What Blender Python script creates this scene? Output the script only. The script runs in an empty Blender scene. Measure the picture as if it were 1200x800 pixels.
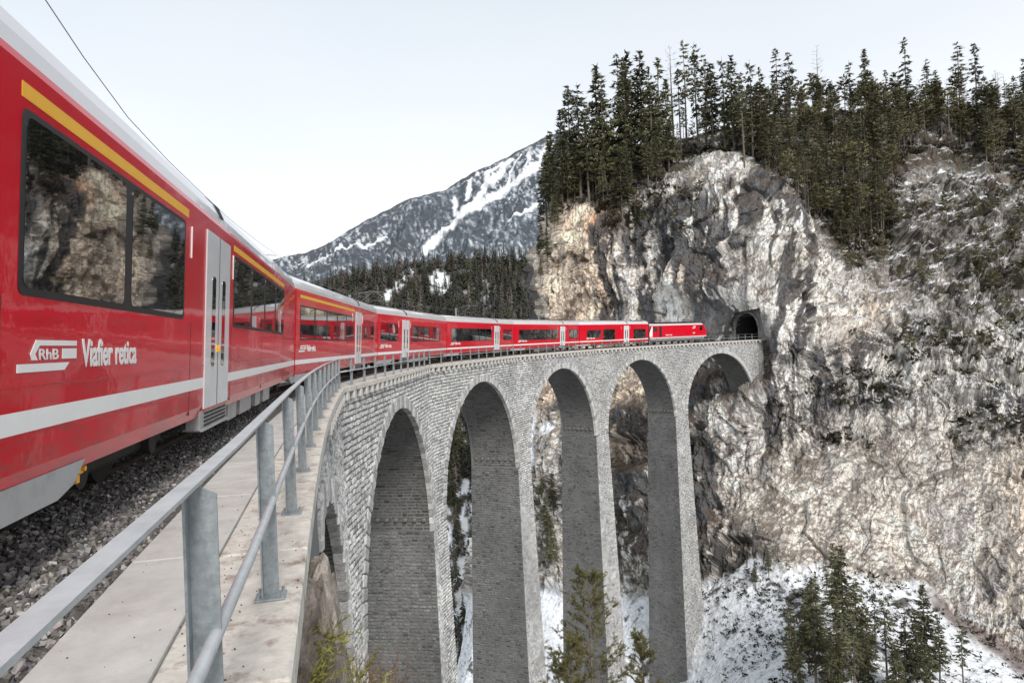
import bpy, math, random
import numpy as np
from mathutils import Matrix, Vector
random.seed(7); rng = np.random.default_rng(7)
S = bpy.context.scene
COL = S.collection
A_ = np.array
# ------------------------------------------------------------------ camera
FPX = 768.78
YAW, PITCH, ROLL = 0.25300, 0.00760, -0.0385
CAM = A_([0.269, -24.6234, 1.2547])
_F = A_([math.sin(YAW)*math.cos(PITCH), math.cos(YAW)*math.cos(PITCH), math.sin(PITCH)])
_R = A_([math.cos(YAW), -math.sin(YAW), 0.0]); _U = np.cross(_R, _F)
CR = _R*math.cos(ROLL)+_U*math.sin(ROLL); CU = -_R*math.sin(ROLL)+_U*math.cos(ROLL); CF = _F
cd = bpy.data.cameras.new('camera'); cam = bpy.data.objects.new('camera', cd); COL.objects.link(cam)
cd.sensor_fit = 'HORIZONTAL'; cd.sensor_width = 36; cd.lens = 36*FPX/1200; cd.clip_start = 0.05; cd.clip_end = 20000
cam.matrix_world = Matrix(((CR[0], CU[0], -CF[0], CAM[0]), (CR[1], CU[1], -CF[1], CAM[1]), (CR[2], CU[2], -CF[2], CAM[2]), (0, 0, 0, 1)))
S.camera = cam
def at(px, py, Z):
    """world point seen at photo position (px,py) at depth Z metres (used to take measurements from the photo)"""
    px, py, Z = np.asarray(px, float), np.asarray(py, float), np.asarray(Z, float)
    return CAM+Z[..., None]*(CF+((px-600)/FPX)[..., None]*CR-((py-400)/FPX)[..., None]*CU)
# ------------------------------------------------------------------ world + sun
w = bpy.data.worlds.new('World'); S.world = w; w.use_nodes = True
nt = w.node_tree; nt.nodes.clear()
SUN_AZ, SUN_EL = math.radians(176), math.radians(38)      # azimuth clockwise from +Y
out = nt.nodes.new('ShaderNodeOutputWorld')
sky = nt.nodes.new('ShaderNodeTexSky'); sky.sky_type = 'NISHITA'; sky.sun_disc = False
sky.sun_elevation = SUN_EL; sky.sun_rotation = SUN_AZ
b1 = nt.nodes.new('ShaderNodeBackground'); b1.inputs[1].default_value = 0.018
nt.links.new(sky.outputs[0], b1.inputs[0])
tc = nt.nodes.new('ShaderNodeTexCoord'); sep = nt.nodes.new('ShaderNodeSeparateXYZ'); nt.links.new(tc.outputs['Generated'], sep.inputs[0])
rp = nt.nodes.new('ShaderNodeValToRGB')
rp.color_ramp.elements[0].position = 0.0; rp.color_ramp.elements[0].color = (0.90, 0.885, 0.87, 1)
rp.color_ramp.elements[1].position = 0.60; rp.color_ramp.elements[1].color = (0.60, 0.65, 0.675, 1)
e = rp.color_ramp.elements.new(0.28); e.color = (0.84, 0.845, 0.85, 1)
mp = nt.nodes.new('ShaderNodeMapping'); mp.inputs['Scale'].default_value = (1, 1, 3)
nz = nt.nodes.new('ShaderNodeTexNoise'); nz.inputs['Scale'].default_value = 1.6; nz.inputs['Detail'].default_value = 5
nt.links.new(tc.outputs['Generated'], mp.inputs[0]); nt.links.new(mp.outputs[0], nz.inputs['Vector'])
ma = nt.nodes.new('ShaderNodeMath'); ma.operation = 'MULTIPLY_ADD'; ma.inputs[1].default_value = 0.22; nt.links.new(nz.outputs[0], ma.inputs[0]); nt.links.new(sep.outputs['Z'], ma.inputs[2])
ms = nt.nodes.new('ShaderNodeMath'); ms.operation = 'SUBTRACT'; ms.inputs[1].default_value = 0.11; nt.links.new(ma.outputs[0], ms.inputs[0])
nt.links.new(ms.outputs[0], rp.inputs[0])
b2 = nt.nodes.new('ShaderNodeBackground'); b2.inputs[1].default_value = 0.485; nt.links.new(rp.outputs[0], b2.inputs[0])
add = nt.nodes.new('ShaderNodeAddShader'); nt.links.new(b1.outputs[0], add.inputs[0]); nt.links.new(b2.outputs[0], add.inputs[1]); nt.links.new(add.outputs[0], out.inputs[0])
sl = bpy.data.lights.new('sun', 'SUN'); sl.energy = 1.5; sl.angle = math.radians(14); sl.color = (1, 0.965, 0.92)
so = bpy.data.objects.new('sun', sl); COL.objects.link(so)
_sd = Vector((math.sin(SUN_AZ)*math.cos(SUN_EL), math.cos(SUN_AZ)*math.cos(SUN_EL), math.sin(SUN_EL)))
so.rotation_euler = _sd.to_track_quat('Z', 'Y').to_euler()
S.view_settings.view_transform = 'Standard'; S.view_settings.look = 'None'; S.view_settings.exposure = 1.13; S.view_settings.gamma = 1
# ------------------------------------------------------------------ numeric helpers
def _hash(ix, iy, iz, seed):
    h = (ix.astype(np.int64)*374761393+iy.astype(np.int64)*668265263+iz.astype(np.int64)*2147483647+seed*974634777) & 0xffffffff
    h = ((h ^ (h >> 13))*1274126177) & 0xffffffff
    h = ((h ^ (h >> 15))*2246822519) & 0xffffffff
    return ((h ^ (h >> 16)) & 0xffffff)/float(0xffffff)
def vnoise(P, seed=0):
    I = np.floor(P).astype(np.int64); f = P-I; f = f*f*f*(f*(f*6-15)+10)
    r = 0
    for dx in (0, 1):
        wx = f[..., 0] if dx else 1-f[..., 0]
        for dy in (0, 1):
            wy = f[..., 1] if dy else 1-f[..., 1]
            for dz in (0, 1):
                wz = f[..., 2] if dz else 1-f[..., 2]
                r = r+wx*wy*wz*_hash(I[..., 0]+dx, I[..., 1]+dy, I[..., 2]+dz, seed)
    return r*2-1
def fbm(P, octv=4, seed=0, ridged=False, gain=0.5):
    a = 1.0; s = 0; n = 0; P = np.asarray(P, float)
    for o in range(octv):
        v = vnoise(P*(2.03**o)+o*17.3, seed+o)
        if ridged: v = 1-2*np.abs(v)
        s = s+a*v; n += a; a *= gain
    return s/n
def worley(P, seed=0):
    """cellular noise: distance to nearest and second nearest cell point, id of the nearest cell"""
    sh = P.shape[:-1]; P = P.reshape(-1, 3); I = np.floor(P).astype(np.int64); f1 = np.full(len(P), 9.); f2 = f1.copy(); cid = np.zeros(len(P)); vec = np.zeros_like(P)
    for dx in (-1, 0, 1):
        for dy in (-1, 0, 1):
            for dz in (-1, 0, 1):
                J = I+A_([dx, dy, dz]); h = [_hash(J[:, 0], J[:, 1], J[:, 2], seed+q) for q in range(3)]
                q = J+np.stack(h, 1); v = P-q; d = np.sqrt((v*v).sum(1)); n = d < f1
                f2 = np.where(n, f1, np.minimum(f2, d)); cid = np.where(n, h[0]*.61+h[1]*.39, cid); vec = np.where(n[:, None], v, vec); f1 = np.where(n, d, f1)
    return f1.reshape(sh), f2.reshape(sh), cid.reshape(sh), vec.reshape(sh+(3,))
def sstep(a, b, x):
    t = np.clip((x-a)/(b-a), 0, 1); return t*t*(3-2*t)
def tps(ctrl):
    C = A_(ctrl, float); X = C[:, :2]/100; n = len(C)
    d = np.linalg.norm(X[:, None]-X[None], axis=2); K = np.where(d > 0, d*d*np.log(d+1e-12), 0)+np.eye(n)*0.002
    Pm = np.c_[np.ones(n), X]; L = np.zeros((n+3, n+3)); L[:n, :n] = K; L[:n, n:] = Pm; L[n:, :n] = Pm.T
    wv = np.linalg.solve(L, np.r_[C[:, 2], 0, 0, 0])
    def ev(x, y):
        q = np.stack([np.asarray(x, float), np.asarray(y, float)], -1)/100; sh = q.shape[:-1]; q = q.reshape(-1, 2); o = wv[n]+q@wv[n+1:]
        for i in range(n):
            r = np.sqrt(((q-X[i])**2).sum(1)); o = o+wv[i]*np.where(r > 0, r*r*np.log(r+1e-12), 0)
        return o.reshape(sh)
    return ev
def interp(tab, x):
    t = A_(tab, float); return np.interp(x, t[:, 0], t[:, 1])
# ------------------------------------------------------------------ object helpers
def tag(o, label=None, cat=None, group=None, kind=None):
    if label: o['label'] = label
    if cat: o['category'] = cat
    if group: o['group'] = group
    if kind: o['kind'] = kind
    return o
def thing(name, label, cat, loc=(0, 0, 0), rz=0, group=None, mat=None):
    o = bpy.data.objects.new(name, None); COL.objects.link(o); o.empty_display_size = 0.2
    if mat is not None: o.matrix_world = mat
    else: o.location = loc; o.rotation_euler = (0, 0, rz)
    return tag(o, label, cat, group)
def link(name, me, parent=None, m=None, smooth=False):
    o = bpy.data.objects.new(name, me); COL.objects.link(o)
    if parent is not None: o.parent = parent
    if m is not None and not me.materials: me.materials.append(m)
    if smooth: me.shade_smooth()
    return o
def np_mesh(name, V, F, col=None):
    """V (n,3), F (m,k) equal-sided faces or list of such arrays"""
    me = bpy.data.meshes.new(name)
    Fs = F if isinstance(F, list) else [F]
    Fs = [np.asarray(f, np.int32) for f in Fs if len(f)]
    V = np.asarray(V, np.float32)
    me.vertices.add(len(V)); me.vertices.foreach_set('co', V.ravel())
    tot = sum(f.size for f in Fs); npoly = sum(len(f) for f in Fs)
    me.loops.add(tot); me.polygons.add(npoly)
    me.loops.foreach_set('vertex_index', np.concatenate([f.ravel() for f in Fs]))
    st = []; b = 0
    for f in Fs:
        st.append(b+np.arange(len(f))*f.shape[1]); b += f.size
    me.polygons.foreach_set('loop_start', np.concatenate(st).astype(np.int32))
    me.update(calc_edges=True); me.validate(); me.shade_flat()
    if col is not None:
        ca = me.color_attributes.new('Col', 'FLOAT_COLOR', 'POINT')
        c = np.ones((len(V), 4), np.float32); c[:, :3] = col; ca.data.foreach_set('color', c.ravel())
    return me
class MB:
    def __init__(s): s.v = []; s.f = []
    def add(s, vs, fs):
        b = len(s.v); s.v += [tuple(map(float, v)) for v in vs]; s.f += [tuple(b+i for i in f) for f in fs]
    def box(s, x0, x1, y0, y1, z0, z1, T=None, bev=0.0):
        if bev <= 0:
            vs = [(x, y, z) for x in (x0, x1) for y in (y0, y1) for z in (z0, z1)]
            fs = [(0, 1, 3, 2), (4, 6, 7, 5), (0, 4, 5, 1), (2, 3, 7, 6), (0, 2, 6, 4), (1, 5, 7, 3)]
        else:
            b = bev; pl = [(x0+b, y0), (x1-b, y0), (x1, y0+b), (x1, y1-b), (x1-b, y1), (x0+b, y1), (x0, y1-b), (x0, y0+b)]
            cx, cy = (x0+x1)/2, (y0+y1)/2
            vs = []
            for z, k in ((z0, b), (z0+b, 0), (z1-b, 0), (z1, b)):
                for (x, y) in pl: vs.append((x+(k if x < cx else -k)*(1 if k else 0), y+(k if y < cy else -k)*(1 if k else 0), z))
            fs = [tuple(range(7, -1, -1)), tuple(range(24, 32))]
            for l in range(3):
                for i in range(8): j = (i+1) % 8; fs.append((l*8+i, l*8+j, l*8+8+j, l*8+8+i))
        if T: vs = [T(*v) for v in vs]
        s.add(vs, fs)
    def prism(s, poly, h0, h1, f):
        """poly list of 2d, f(u,v,h)->xyz"""
        n = len(poly); vs = [f(u, v, h0) for u, v in poly]+[f(u, v, h1) for u, v in poly]
        s.add(vs, [tuple(range(n)), tuple(range(2*n-1, n-1, -1))]+[(i, n+i, n+(i+1) % n, (i+1) % n) for i in range(n)])
    def tube(s, pts, r, n=8, cap=True):
        pts = [A_(p, float) for p in pts]; rs = r if hasattr(r, '__len__') else [r]*len(pts)
        vs = []; up = A_([0, 0, 1.])
        for i, p in enumerate(pts):
            d = pts[min(i+1, len(pts)-1)]-pts[max(i-1, 0)]; d = d/np.linalg.norm(d)
            a = np.cross(d, up if abs(d[2]) < .95 else A_([1., 0, 0])); a /= np.linalg.norm(a); c = np.cross(d, a)
            vs += [p+rs[i]*(math.cos(2*math.pi*k/n)*a+math.sin(2*math.pi*k/n)*c) for k in range(n)]
        fs = [(i*n+k, i*n+(k+1) % n, i*n+n+(k+1) % n, i*n+n+k) for i in range(len(pts)-1) for k in range(n)]
        if cap: fs += [tuple(range(n-1, -1, -1)), tuple(range(len(vs)-n, len(vs)))]
        s.add(vs, fs)
    def mesh(s, name):
        me = bpy.data.meshes.new(name); me.from_pydata(s.v, [], s.f); me.update()
        import bmesh
        bm = bmesh.new(); bm.from_mesh(me); bmesh.ops.recalc_face_normals(bm, faces=bm.faces); bm.to_mesh(me); bm.free()
        return me
    def build(s, name, m, parent=None, smooth=False): return link(name, s.mesh(name), parent, m, smooth)
# ------------------------------------------------------------------ materials
def newmat(name):
    m = bpy.data.materials.new(name); m.use_nodes = True; n = m.node_tree; return m, n, n.nodes['Principled BSDF']
def mat(name, c, rough=0.6, metal=0.0, var=0.12, scale=8.0, bump=0.0, bscale=None, spec=None, coat=0, dirt=None, dirtscale=3, objrand=0.0, ior=None, coords='Object', stretch=None):
    m, n, P = newmat(name)
    N, L = n.nodes, n.links
    P.inputs['Roughness'].default_value = rough; P.inputs['Metallic'].default_value = metal
    if spec is not None: P.inputs['Specular IOR Level'].default_value = spec
    if ior: P.inputs['IOR'].default_value = ior
    if coat: P.inputs['Coat Weight'].default_value = coat; P.inputs['Coat Roughness'].default_value = 0.03
    t = N.new('ShaderNodeTexCoord'); vec = t.outputs[coords]
    if stretch:
        mpn = N.new('ShaderNodeMapping'); mpn.inputs['Scale'].default_value = stretch; L.new(vec, mpn.inputs[0]); vec = mpn.outputs[0]
    nz = N.new('ShaderNodeTexNoise'); nz.inputs['Scale'].default_value = scale; nz.inputs['Detail'].default_value = 6; nz.inputs['Roughness'].default_value = 0.65; L.new(vec, nz.inputs['Vector'])
    r = N.new('ShaderNodeMapRange'); r.inputs[1].default_value = 0.3; r.inputs[2].default_value = 0.7; r.inputs[3].default_value = 1-var*1.6; r.inputs[4].default_value = 1+var; L.new(nz.outputs[0], r.inputs[0])
    mx = N.new('ShaderNodeMix'); mx.data_type = 'RGBA'; mx.blend_type = 'MULTIPLY'; mx.inputs[0].default_value = 1; mx.inputs[6].default_value = (*c, 1); L.new(r.outputs[0], mx.inputs[7])
    cur = mx.outputs[2]
    if dirt:
        n2 = N.new('ShaderNodeTexNoise'); n2.inputs['Scale'].default_value = dirtscale; n2.inputs['Detail'].default_value = 8; n2.inputs['Roughness'].default_value = 0.7; L.new(vec, n2.inputs['Vector'])
        r2 = N.new('ShaderNodeMapRange'); r2.inputs[1].default_value = 0.52; r2.inputs[2].default_value = 0.72; r2.inputs[4].default_value = dirt[3]; L.new(n2.outputs[0], r2.inputs[0])
        m2 = N.new('ShaderNodeMix'); m2.data_type = 'RGBA'; L.new(r2.outputs[0], m2.inputs[0]); L.new(cur, m2.inputs[6]); m2.inputs[7].default_value = (*dirt[:3], 1); cur = m2.outputs[2]
    if objrand:
        oi = N.new('ShaderNodeObjectInfo'); r3 = N.new('ShaderNodeMapRange'); r3.inputs[3].default_value = 1-objrand; r3.inputs[4].default_value = 1+objrand; L.new(oi.outputs['Random'], r3.inputs[0])
        m3 = N.new('ShaderNodeMix'); m3.data_type = 'RGBA'; m3.blend_type = 'MULTIPLY'; m3.inputs[0].default_value = 1; L.new(cur, m3.inputs[6]); L.new(r3.outputs[0], m3.inputs[7]); cur = m3.outputs[2]
    L.new(cur, P.inputs['Base Color'])
    if bump:
        nb = N.new('ShaderNodeTexNoise'); nb.inputs['Scale'].default_value = bscale or scale*3; nb.inputs['Detail'].default_value = 5; L.new(vec, nb.inputs['Vector'])
        bp = N.new('ShaderNodeBump'); bp.inputs['Strength'].default_value = 1; bp.inputs['Distance'].default_value = bump; L.new(nb.outputs[0], bp.inputs['Height']); L.new(bp.outputs[0], P.inputs['Normal'])
        if coat: L.new(bp.outputs[0], P.inputs['Coat Normal'])
    return m
def colmat(name, rough=0.9, var=0.25, scale=1.5, bump=0.05, bscale=6, fleck=0.0):
    """material that takes its local colour from the mesh's colour attribute, with fine mottling and relief"""
    m, n, P = newmat(name); N, L = n.nodes, n.links
    P.inputs['Roughness'].default_value = rough; P.inputs['Specular IOR Level'].default_value = 0.25
    at_ = N.new('ShaderNodeAttribute'); at_.attribute_name = 'Col'; g = N.new('ShaderNodeNewGeometry')
    nz = N.new('ShaderNodeTexNoise'); nz.inputs['Scale'].default_value = scale; nz.inputs['Detail'].default_value = 8; nz.inputs['Roughness'].default_value = 0.75; L.new(g.outputs['Position'], nz.inputs['Vector'])
    r = N.new('ShaderNodeMapRange'); r.inputs[1].default_value = 0.3; r.inputs[2].default_value = 0.7; r.inputs[3].default_value = 1-var*1.7; r.inputs[4].default_value = 1+var; L.new(nz.outputs[0], r.inputs[0])
    mx = N.new('ShaderNodeMix'); mx.data_type = 'RGBA'; mx.blend_type = 'MULTIPLY'; mx.inputs[0].default_value = 1; L.new(at_.outputs['Color'], mx.inputs[6]); L.new(r.outputs[0], mx.inputs[7])
    cur = mx.outputs[2]
    if fleck:
        for sc, lo, hi, dk, st in ((2.2, .56, .64, .45, (1, 1, 1)), (1.0, .54, .60, .52, (1.5, 1.5, .17)), (5.0, .58, .66, .6, (1, 1, .7))):
            mpn = N.new('ShaderNodeMapping'); mpn.inputs['Scale'].default_value = st; L.new(g.outputs['Position'], mpn.inputs[0])
            n2 = N.new('ShaderNodeTexNoise'); n2.inputs['Scale'].default_value = sc; n2.inputs['Detail'].default_value = 8; n2.inputs['Roughness'].default_value = 0.72; n2.inputs['Distortion'].default_value = .4; L.new(mpn.outputs[0], n2.inputs['Vector'])
            r2 = N.new('ShaderNodeMapRange'); r2.inputs[1].default_value = lo; r2.inputs[2].default_value = hi; r2.inputs[3].default_value = 1; r2.inputs[4].default_value = 1-(1-dk)*fleck; L.new(n2.outputs[0], r2.inputs[0])
            m2 = N.new('ShaderNodeMix'); m2.data_type = 'RGBA'; m2.blend_type = 'MULTIPLY'; m2.inputs[0].default_value = 1; L.new(cur, m2.inputs[6]); L.new(r2.outputs[0], m2.inputs[7]); cur = m2.outputs[2]
    L.new(cur, P.inputs['Base Color'])
    nb = N.new('ShaderNodeTexNoise'); nb.inputs['Scale'].default_value = bscale; nb.inputs['Detail'].default_value = 6; nb.inputs['Roughness'].default_value = 0.7; L.new(g.outputs['Position'], nb.inputs['Vector'])
    bp = N.new('ShaderNodeBump'); bp.inputs['Distance'].default_value = bump; L.new(nb.outputs[0], bp.inputs['Height']); L.new(bp.outputs[0], P.inputs['Normal'])
    return m
M = {}
M['red'] = mat('red_paint', (0.60, 0.001, 0.016), 0.26, var=0.05, scale=0.8, bump=0.008, bscale=0.9, coat=0.42, spec=0.15, dirt=(0.34, 0.02, 0.03, 0.25), dirtscale=1.2)
def grime(m, z0, z1, c, k):
    n = m.node_tree; N, L = n.nodes, n.links; P = N['Principled BSDF']; src = P.inputs['Base Color'].links[0].from_socket
    t = N.new('ShaderNodeTexCoord'); sp = N.new('ShaderNodeSeparateXYZ'); L.new(t.outputs['Object'], sp.inputs[0]); mr = N.new('ShaderNodeMapRange'); mr.inputs[1].default_value = z1; mr.inputs[2].default_value = z0; mr.inputs[3].default_value = 0; mr.inputs[4].default_value = 1; L.new(sp.outputs['Z'], mr.inputs[0])
    mp_ = N.new('ShaderNodeMapping'); mp_.inputs['Scale'].default_value = (1, 2.5, 9); L.new(t.outputs['Object'], mp_.inputs[0]); nz = N.new('ShaderNodeTexNoise'); nz.inputs['Scale'].default_value = 1.3; nz.inputs['Detail'].default_value = 8; nz.inputs['Roughness'].default_value = .75; L.new(mp_.outputs[0], nz.inputs['Vector'])
    r2 = N.new('ShaderNodeMapRange'); r2.inputs[1].default_value = .42; r2.inputs[2].default_value = .68; r2.inputs[4].default_value = k; L.new(nz.outputs[0], r2.inputs[0]); mu = N.new('ShaderNodeMath'); mu.operation = 'MULTIPLY'; L.new(mr.outputs[0], mu.inputs[0]); L.new(r2.outputs[0], mu.inputs[1])
    mx = N.new('ShaderNodeMix'); mx.data_type = 'RGBA'; L.new(mu.outputs[0], mx.inputs[0]); L.new(src, mx.inputs[6]); mx.inputs[7].default_value = (*c, 1); L.new(mx.outputs[2], P.inputs['Base Color'])
grime(M['red'], .6, 1.5, (.16, .075, .06), .75)
M['roof'] = mat('roof_paint', (0.60, 0.58, 0.59), 0.28, var=0.05, scale=2, bump=0.004, bscale=1.2, coat=0.6, dirt=(0.45, 0.42, 0.42, 0.2), dirtscale=2)
M['white'] = mat('white_paint', (0.82, 0.82, 0.81), 0.3, var=0.03, scale=3)
M['yellow'] = mat('yellow_paint', (0.90, 0.46, 0.02), 0.35, var=0.04, scale=3)
M['doorgrey'] = mat('door_paint', (0.66, 0.67, 0.68), 0.28, var=0.04, scale=3, coat=0.3)
M['skirt'] = mat('skirt_grey', (0.36, 0.37, 0.38), 0.45, var=0.15, scale=4, dirt=(0.2, 0.16, 0.13, 0.4), dirtscale=4)
M['glass'] = mat('dark_window_glass', (0.006, 0.007, 0.008), 0.012, var=0.1, scale=1, spec=0.9, ior=1.9, coat=0.6, bump=0.0012, bscale=0.7)
M['rubber'] = mat('black_rubber', (0.012, 0.012, 0.013), 0.5, var=0.2)
M['under'] = mat('underframe_dark', (0.020, 0.019, 0.018), 0.8, var=0.3, scale=6, dirt=(0.05, 0.032, 0.022, 0.6), dirtscale=5)
M['unit'] = mat('underframe_grey', (0.33, 0.33, 0.33), 0.5, var=0.2, scale=6, dirt=(0.15, 0.11, 0.09, 0.6), dirtscale=5)
M['galv'] = mat('galvanised_steel', (0.24, 0.268, 0.282), 0.5, metal=0.2, var=0.2, scale=22, bump=0.0008, bscale=90, dirt=(0.38, 0.41, 0.425, 0.6), dirtscale=30)
M['galv2'] = mat('galvanised_handrail', (0.47, 0.49, 0.50), 0.42, metal=0.15, var=0.1, scale=14, bump=0.0005, bscale=70, dirt=(0.45, 0.49, 0.52, 0.5), dirtscale=7)
M['steel'] = mat('rail_steel', (0.16, 0.12, 0.10), 0.4, metal=0.8, var=0.3)
M['coping'] = mat('coping_concrete', (0.56, 0.53, 0.475), 0.9, var=0.16, scale=7, bump=0.004, bscale=40, dirt=(0.19, 0.12, 0.085, 1.0), dirtscale=5.0)
M['walk'] = mat('walkway_concrete', (0.49, 0.475, 0.45), 0.9, var=0.12, scale=3, bump=0.002, bscale=60, dirt=(0.34, 0.29, 0.25, 0.6), dirtscale=2.0)
M['corbel'] = mat('corbel_stone', (0.52, 0.50, 0.47), 0.9, var=0.2, scale=6, bump=0.01, bscale=20)
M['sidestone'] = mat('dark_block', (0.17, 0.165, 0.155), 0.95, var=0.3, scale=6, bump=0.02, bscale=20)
M['mortar'] = mat('mortar', (0.16, 0.158, 0.155), 0.95, var=0.25, scale=2, bump=0.02, bscale=8, coords='Generated')
M['stone'] = colmat('limestone_block', var=0.30, scale=5, bump=0.05, bscale=9)
M['rock'] = colmat('cliff_rock', var=0.22, scale=1.3, bump=0.16, bscale=2.4, fleck=0.8)
M['nearrock'] = colmat('near_rock', var=0.5, scale=5, bump=0.08, bscale=7)
M['snow'] = colmat('slope_ground', var=0.10, scale=1.2, bump=0.12, bscale=2.0)
M['far'] = colmat('mountain_ground', var=0.3, scale=0.11, bump=3.0, bscale=0.12)
M['ballast'] = colmat('ballast_stone', var=0.2, scale=30, bump=0.003, bscale=80)
M['bed'] = mat('ballast_bed_dark', (0.10, 0.088, 0.08), 0.95, var=0.4, scale=14, bump=0.03, bscale=16)
M['tunnel'] = mat('tunnel_dark', (0.02, 0.02, 0.02), 0.95, var=0.2)  # even near-black colour over the whole tunnel lining
M['needle'] = mat('spruce_needles', (0.108, 0.106, 0.056), 0.8, var=0.5, scale=0.9, objrand=0.45, spec=0.2)
M['needle2'] = mat('pine_needles', (0.170, 0.155, 0.085), 0.8, var=0.5, scale=0.9, objrand=0.35, spec=0.2)
M['needlefar'] = mat('far_needles', (0.058, 0.060, 0.048), 0.9, var=0.5, scale=0.4, objrand=0.6, spec=0.1)
M['larch'] = mat('bare_larch_twigs', (0.15, 0.125, 0.10), 0.9, var=0.3, scale=0.5, objrand=0.3, spec=0.1)
M['bark'] = mat('bark', (0.14, 0.115, 0.095), 0.9, var=0.4, scale=6, bump=0.01, objrand=0.3)
M['brownbush'] = mat('russet_twigs', (0.17, 0.085, 0.05), 0.9, var=0.3, scale=3)
M['fgneedle'] = mat('young_pine_needles', (0.20, 0.19, 0.045), 0.6, var=0.4, scale=5, spec=0.3)
M['fgneedle2'] = mat('pine_top_needles', (0.125, 0.115, 0.04), 0.7, var=0.45, scale=3, spec=0.3)
M['scrub'] = mat('dark_scrub', (0.042, 0.036, 0.022), 0.95, var=0.4, scale=1.0, spec=0.1)
M['mast'] = mat('mast_steel', (0.26, 0.27, 0.27), 0.5, metal=0.3, var=0.15)
M['wire'] = mat('wire', (0.12, 0.12, 0.12), 0.5, metal=0.5)
# ------------------------------------------------------------------ deck line (inner edge of the viaduct, a polygon with one corner per pier)
VX = A_([[0, -65, 0], [0, -21.58, 0], [0.30, 0, 0], [6.13, 20.68, 0], [17.37, 39.10, 0], [32.19, 54.79, 0], [50.20, 66.67, 0], [70.11, 74.98, 0], [91.39, 78.54, 0]], float)
GR = 0.0073
_c = np.r_[0, np.cumsum(np.linalg.norm(np.diff(VX[:, :2], axis=0), axis=1))]; S0 = _c[2]
VX[:, 2] = (_c-S0)*GR
SEGL = np.diff(_c)
_n = []
for i in range(len(VX)-1):
    e = (VX[i+1]-VX[i])[:2]; e = e/np.linalg.norm(e); _n.append((-e[1], e[0]))
_n = A_(_n)
MI = []
for i in range(len(VX)):
    a = _n[max(i-1, 0)]; b = _n[min(i, len(_n)-1)]; m_ = (a+b)/np.linalg.norm(a+b); MI.append(m_/(m_@a))
MI = np.c_[A_(MI), np.zeros(len(VX))]
def DK(seg, s, t, z):
    """deck coordinates -> world; s metres along segment, t metres outward from inner edge, z above deck"""
    s, t, z = np.asarray(s, float), np.asarray(t, float), np.asarray(z, float)
    u = (s/SEGL[seg])[..., None]
    A = VX[seg]+t[..., None]*MI[seg]; B = VX[seg+1]+t[..., None]*MI[seg+1]
    P = A+(B-A)*u; P[..., 2] = P[..., 2]+z
    if seg == 1: P[..., 0] = P[..., 0]-0.20*np.sin(math.pi*u[..., 0])      # the first bay eases into the curve
    return P
def depth(P): return (np.asarray(P)-CAM)@CF
DW = 5.0                                                  # deck width
def seg_matrix(seg, s, t, z):
    e = (VX[seg+1]-VX[seg]); e = e/np.linalg.norm(e); r = np.cross(e, [0, 0, 1.]); r /= np.linalg.norm(r); u = np.cross(r, e); o = DK(seg, s, t, z)
    return Matrix(((r[0], e[0], u[0], o[0]), (r[1], e[1], u[1], o[1]), (r[2], e[2], u[2], o[2]), (0, 0, 0, 1)))
# ------------------------------------------------------------------ VIADUCT
viaduct = thing('viaduct', 'curved grey limestone railway viaduct with tall round arches carrying the train', 'viaduct', tuple(VX[2]))
voff = VX[2]
def vlink(name, me, m=None, smooth=False):
    o = link(name, me, viaduct, m, smooth); return o
viaduct.location = (0, 0, 0)
RAD, CDEP = 9.1, 10.95
def hp(d): return 1.70+0.028*np.maximum(0, d-CDEP)
def tin(d): return 0.22-0.022*d
def tout(d): return DW-0.22+0.022*d
ARCHES = [1, 2, 3, 4, 5, 6]
PIERD = {1: 14, 2: 30, 3: 40, 4: 50, 5: 55, 6: 60, 7: 24}
for seg in ARCHES:
    c = SEGL[seg]; nn = 40
    # spandrel wall: s samples with lower bound
    ss = np.r_[0, c/2+RAD*np.sin(np.linspace(-math.pi/2, math.pi/2, nn)), c]
    lo = np.r_[-CDEP, -CDEP+RAD*np.cos(np.linspace(-math.pi/2, math.pi/2, nn)), -CDEP]
    V = []; 
    for t_f in (tin, tout):
        V.append(DK(seg, ss, t_f(np.full_like(ss, 0.2)), np.full_like(ss, -0.2)))
        V.append(DK(seg, ss, t_f(-lo), lo))
    n = len(ss); V = np.concatenate(V); F = []
    for i in range(n-1):
        F += [(i, i+1, n+i+1, n+i), (2*n+i, 3*n+i, 3*n+i+1, 2*n+i+1), (n+i, n+i+1, 3*n+i+1, 3*n+i), (i, 2*n+i, 2*n+i+1, i+1)]
    vlink('spandrel_wall', np_mesh('spandrel_wall', V, A_(F)), M['mortar'])
for k in range(1, 8):
    D = PIERD[k]; V = []
    for d in (CDEP, D):
        h = float(hp(d))
        for seg, s in ((k-1, SEGL[k-1]-h), (k, 0.0), (k, h if k < 7 else 1.0)):
            for tf in (tin, tout):
                V.append(DK(seg, A_(s), A_(tf(d)), A_(-d)))
    V = A_(V); F = [(0, 2, 8, 6), (2, 4, 10, 8), (1, 7, 9, 3), (3, 9, 11, 5), (0, 6, 7, 1), (4, 5, 11, 10), (6, 8, 9, 7), (8, 10, 11, 9)]
    vlink('pier', np_mesh('pier', V, A_(F)), M['mortar'])
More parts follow.
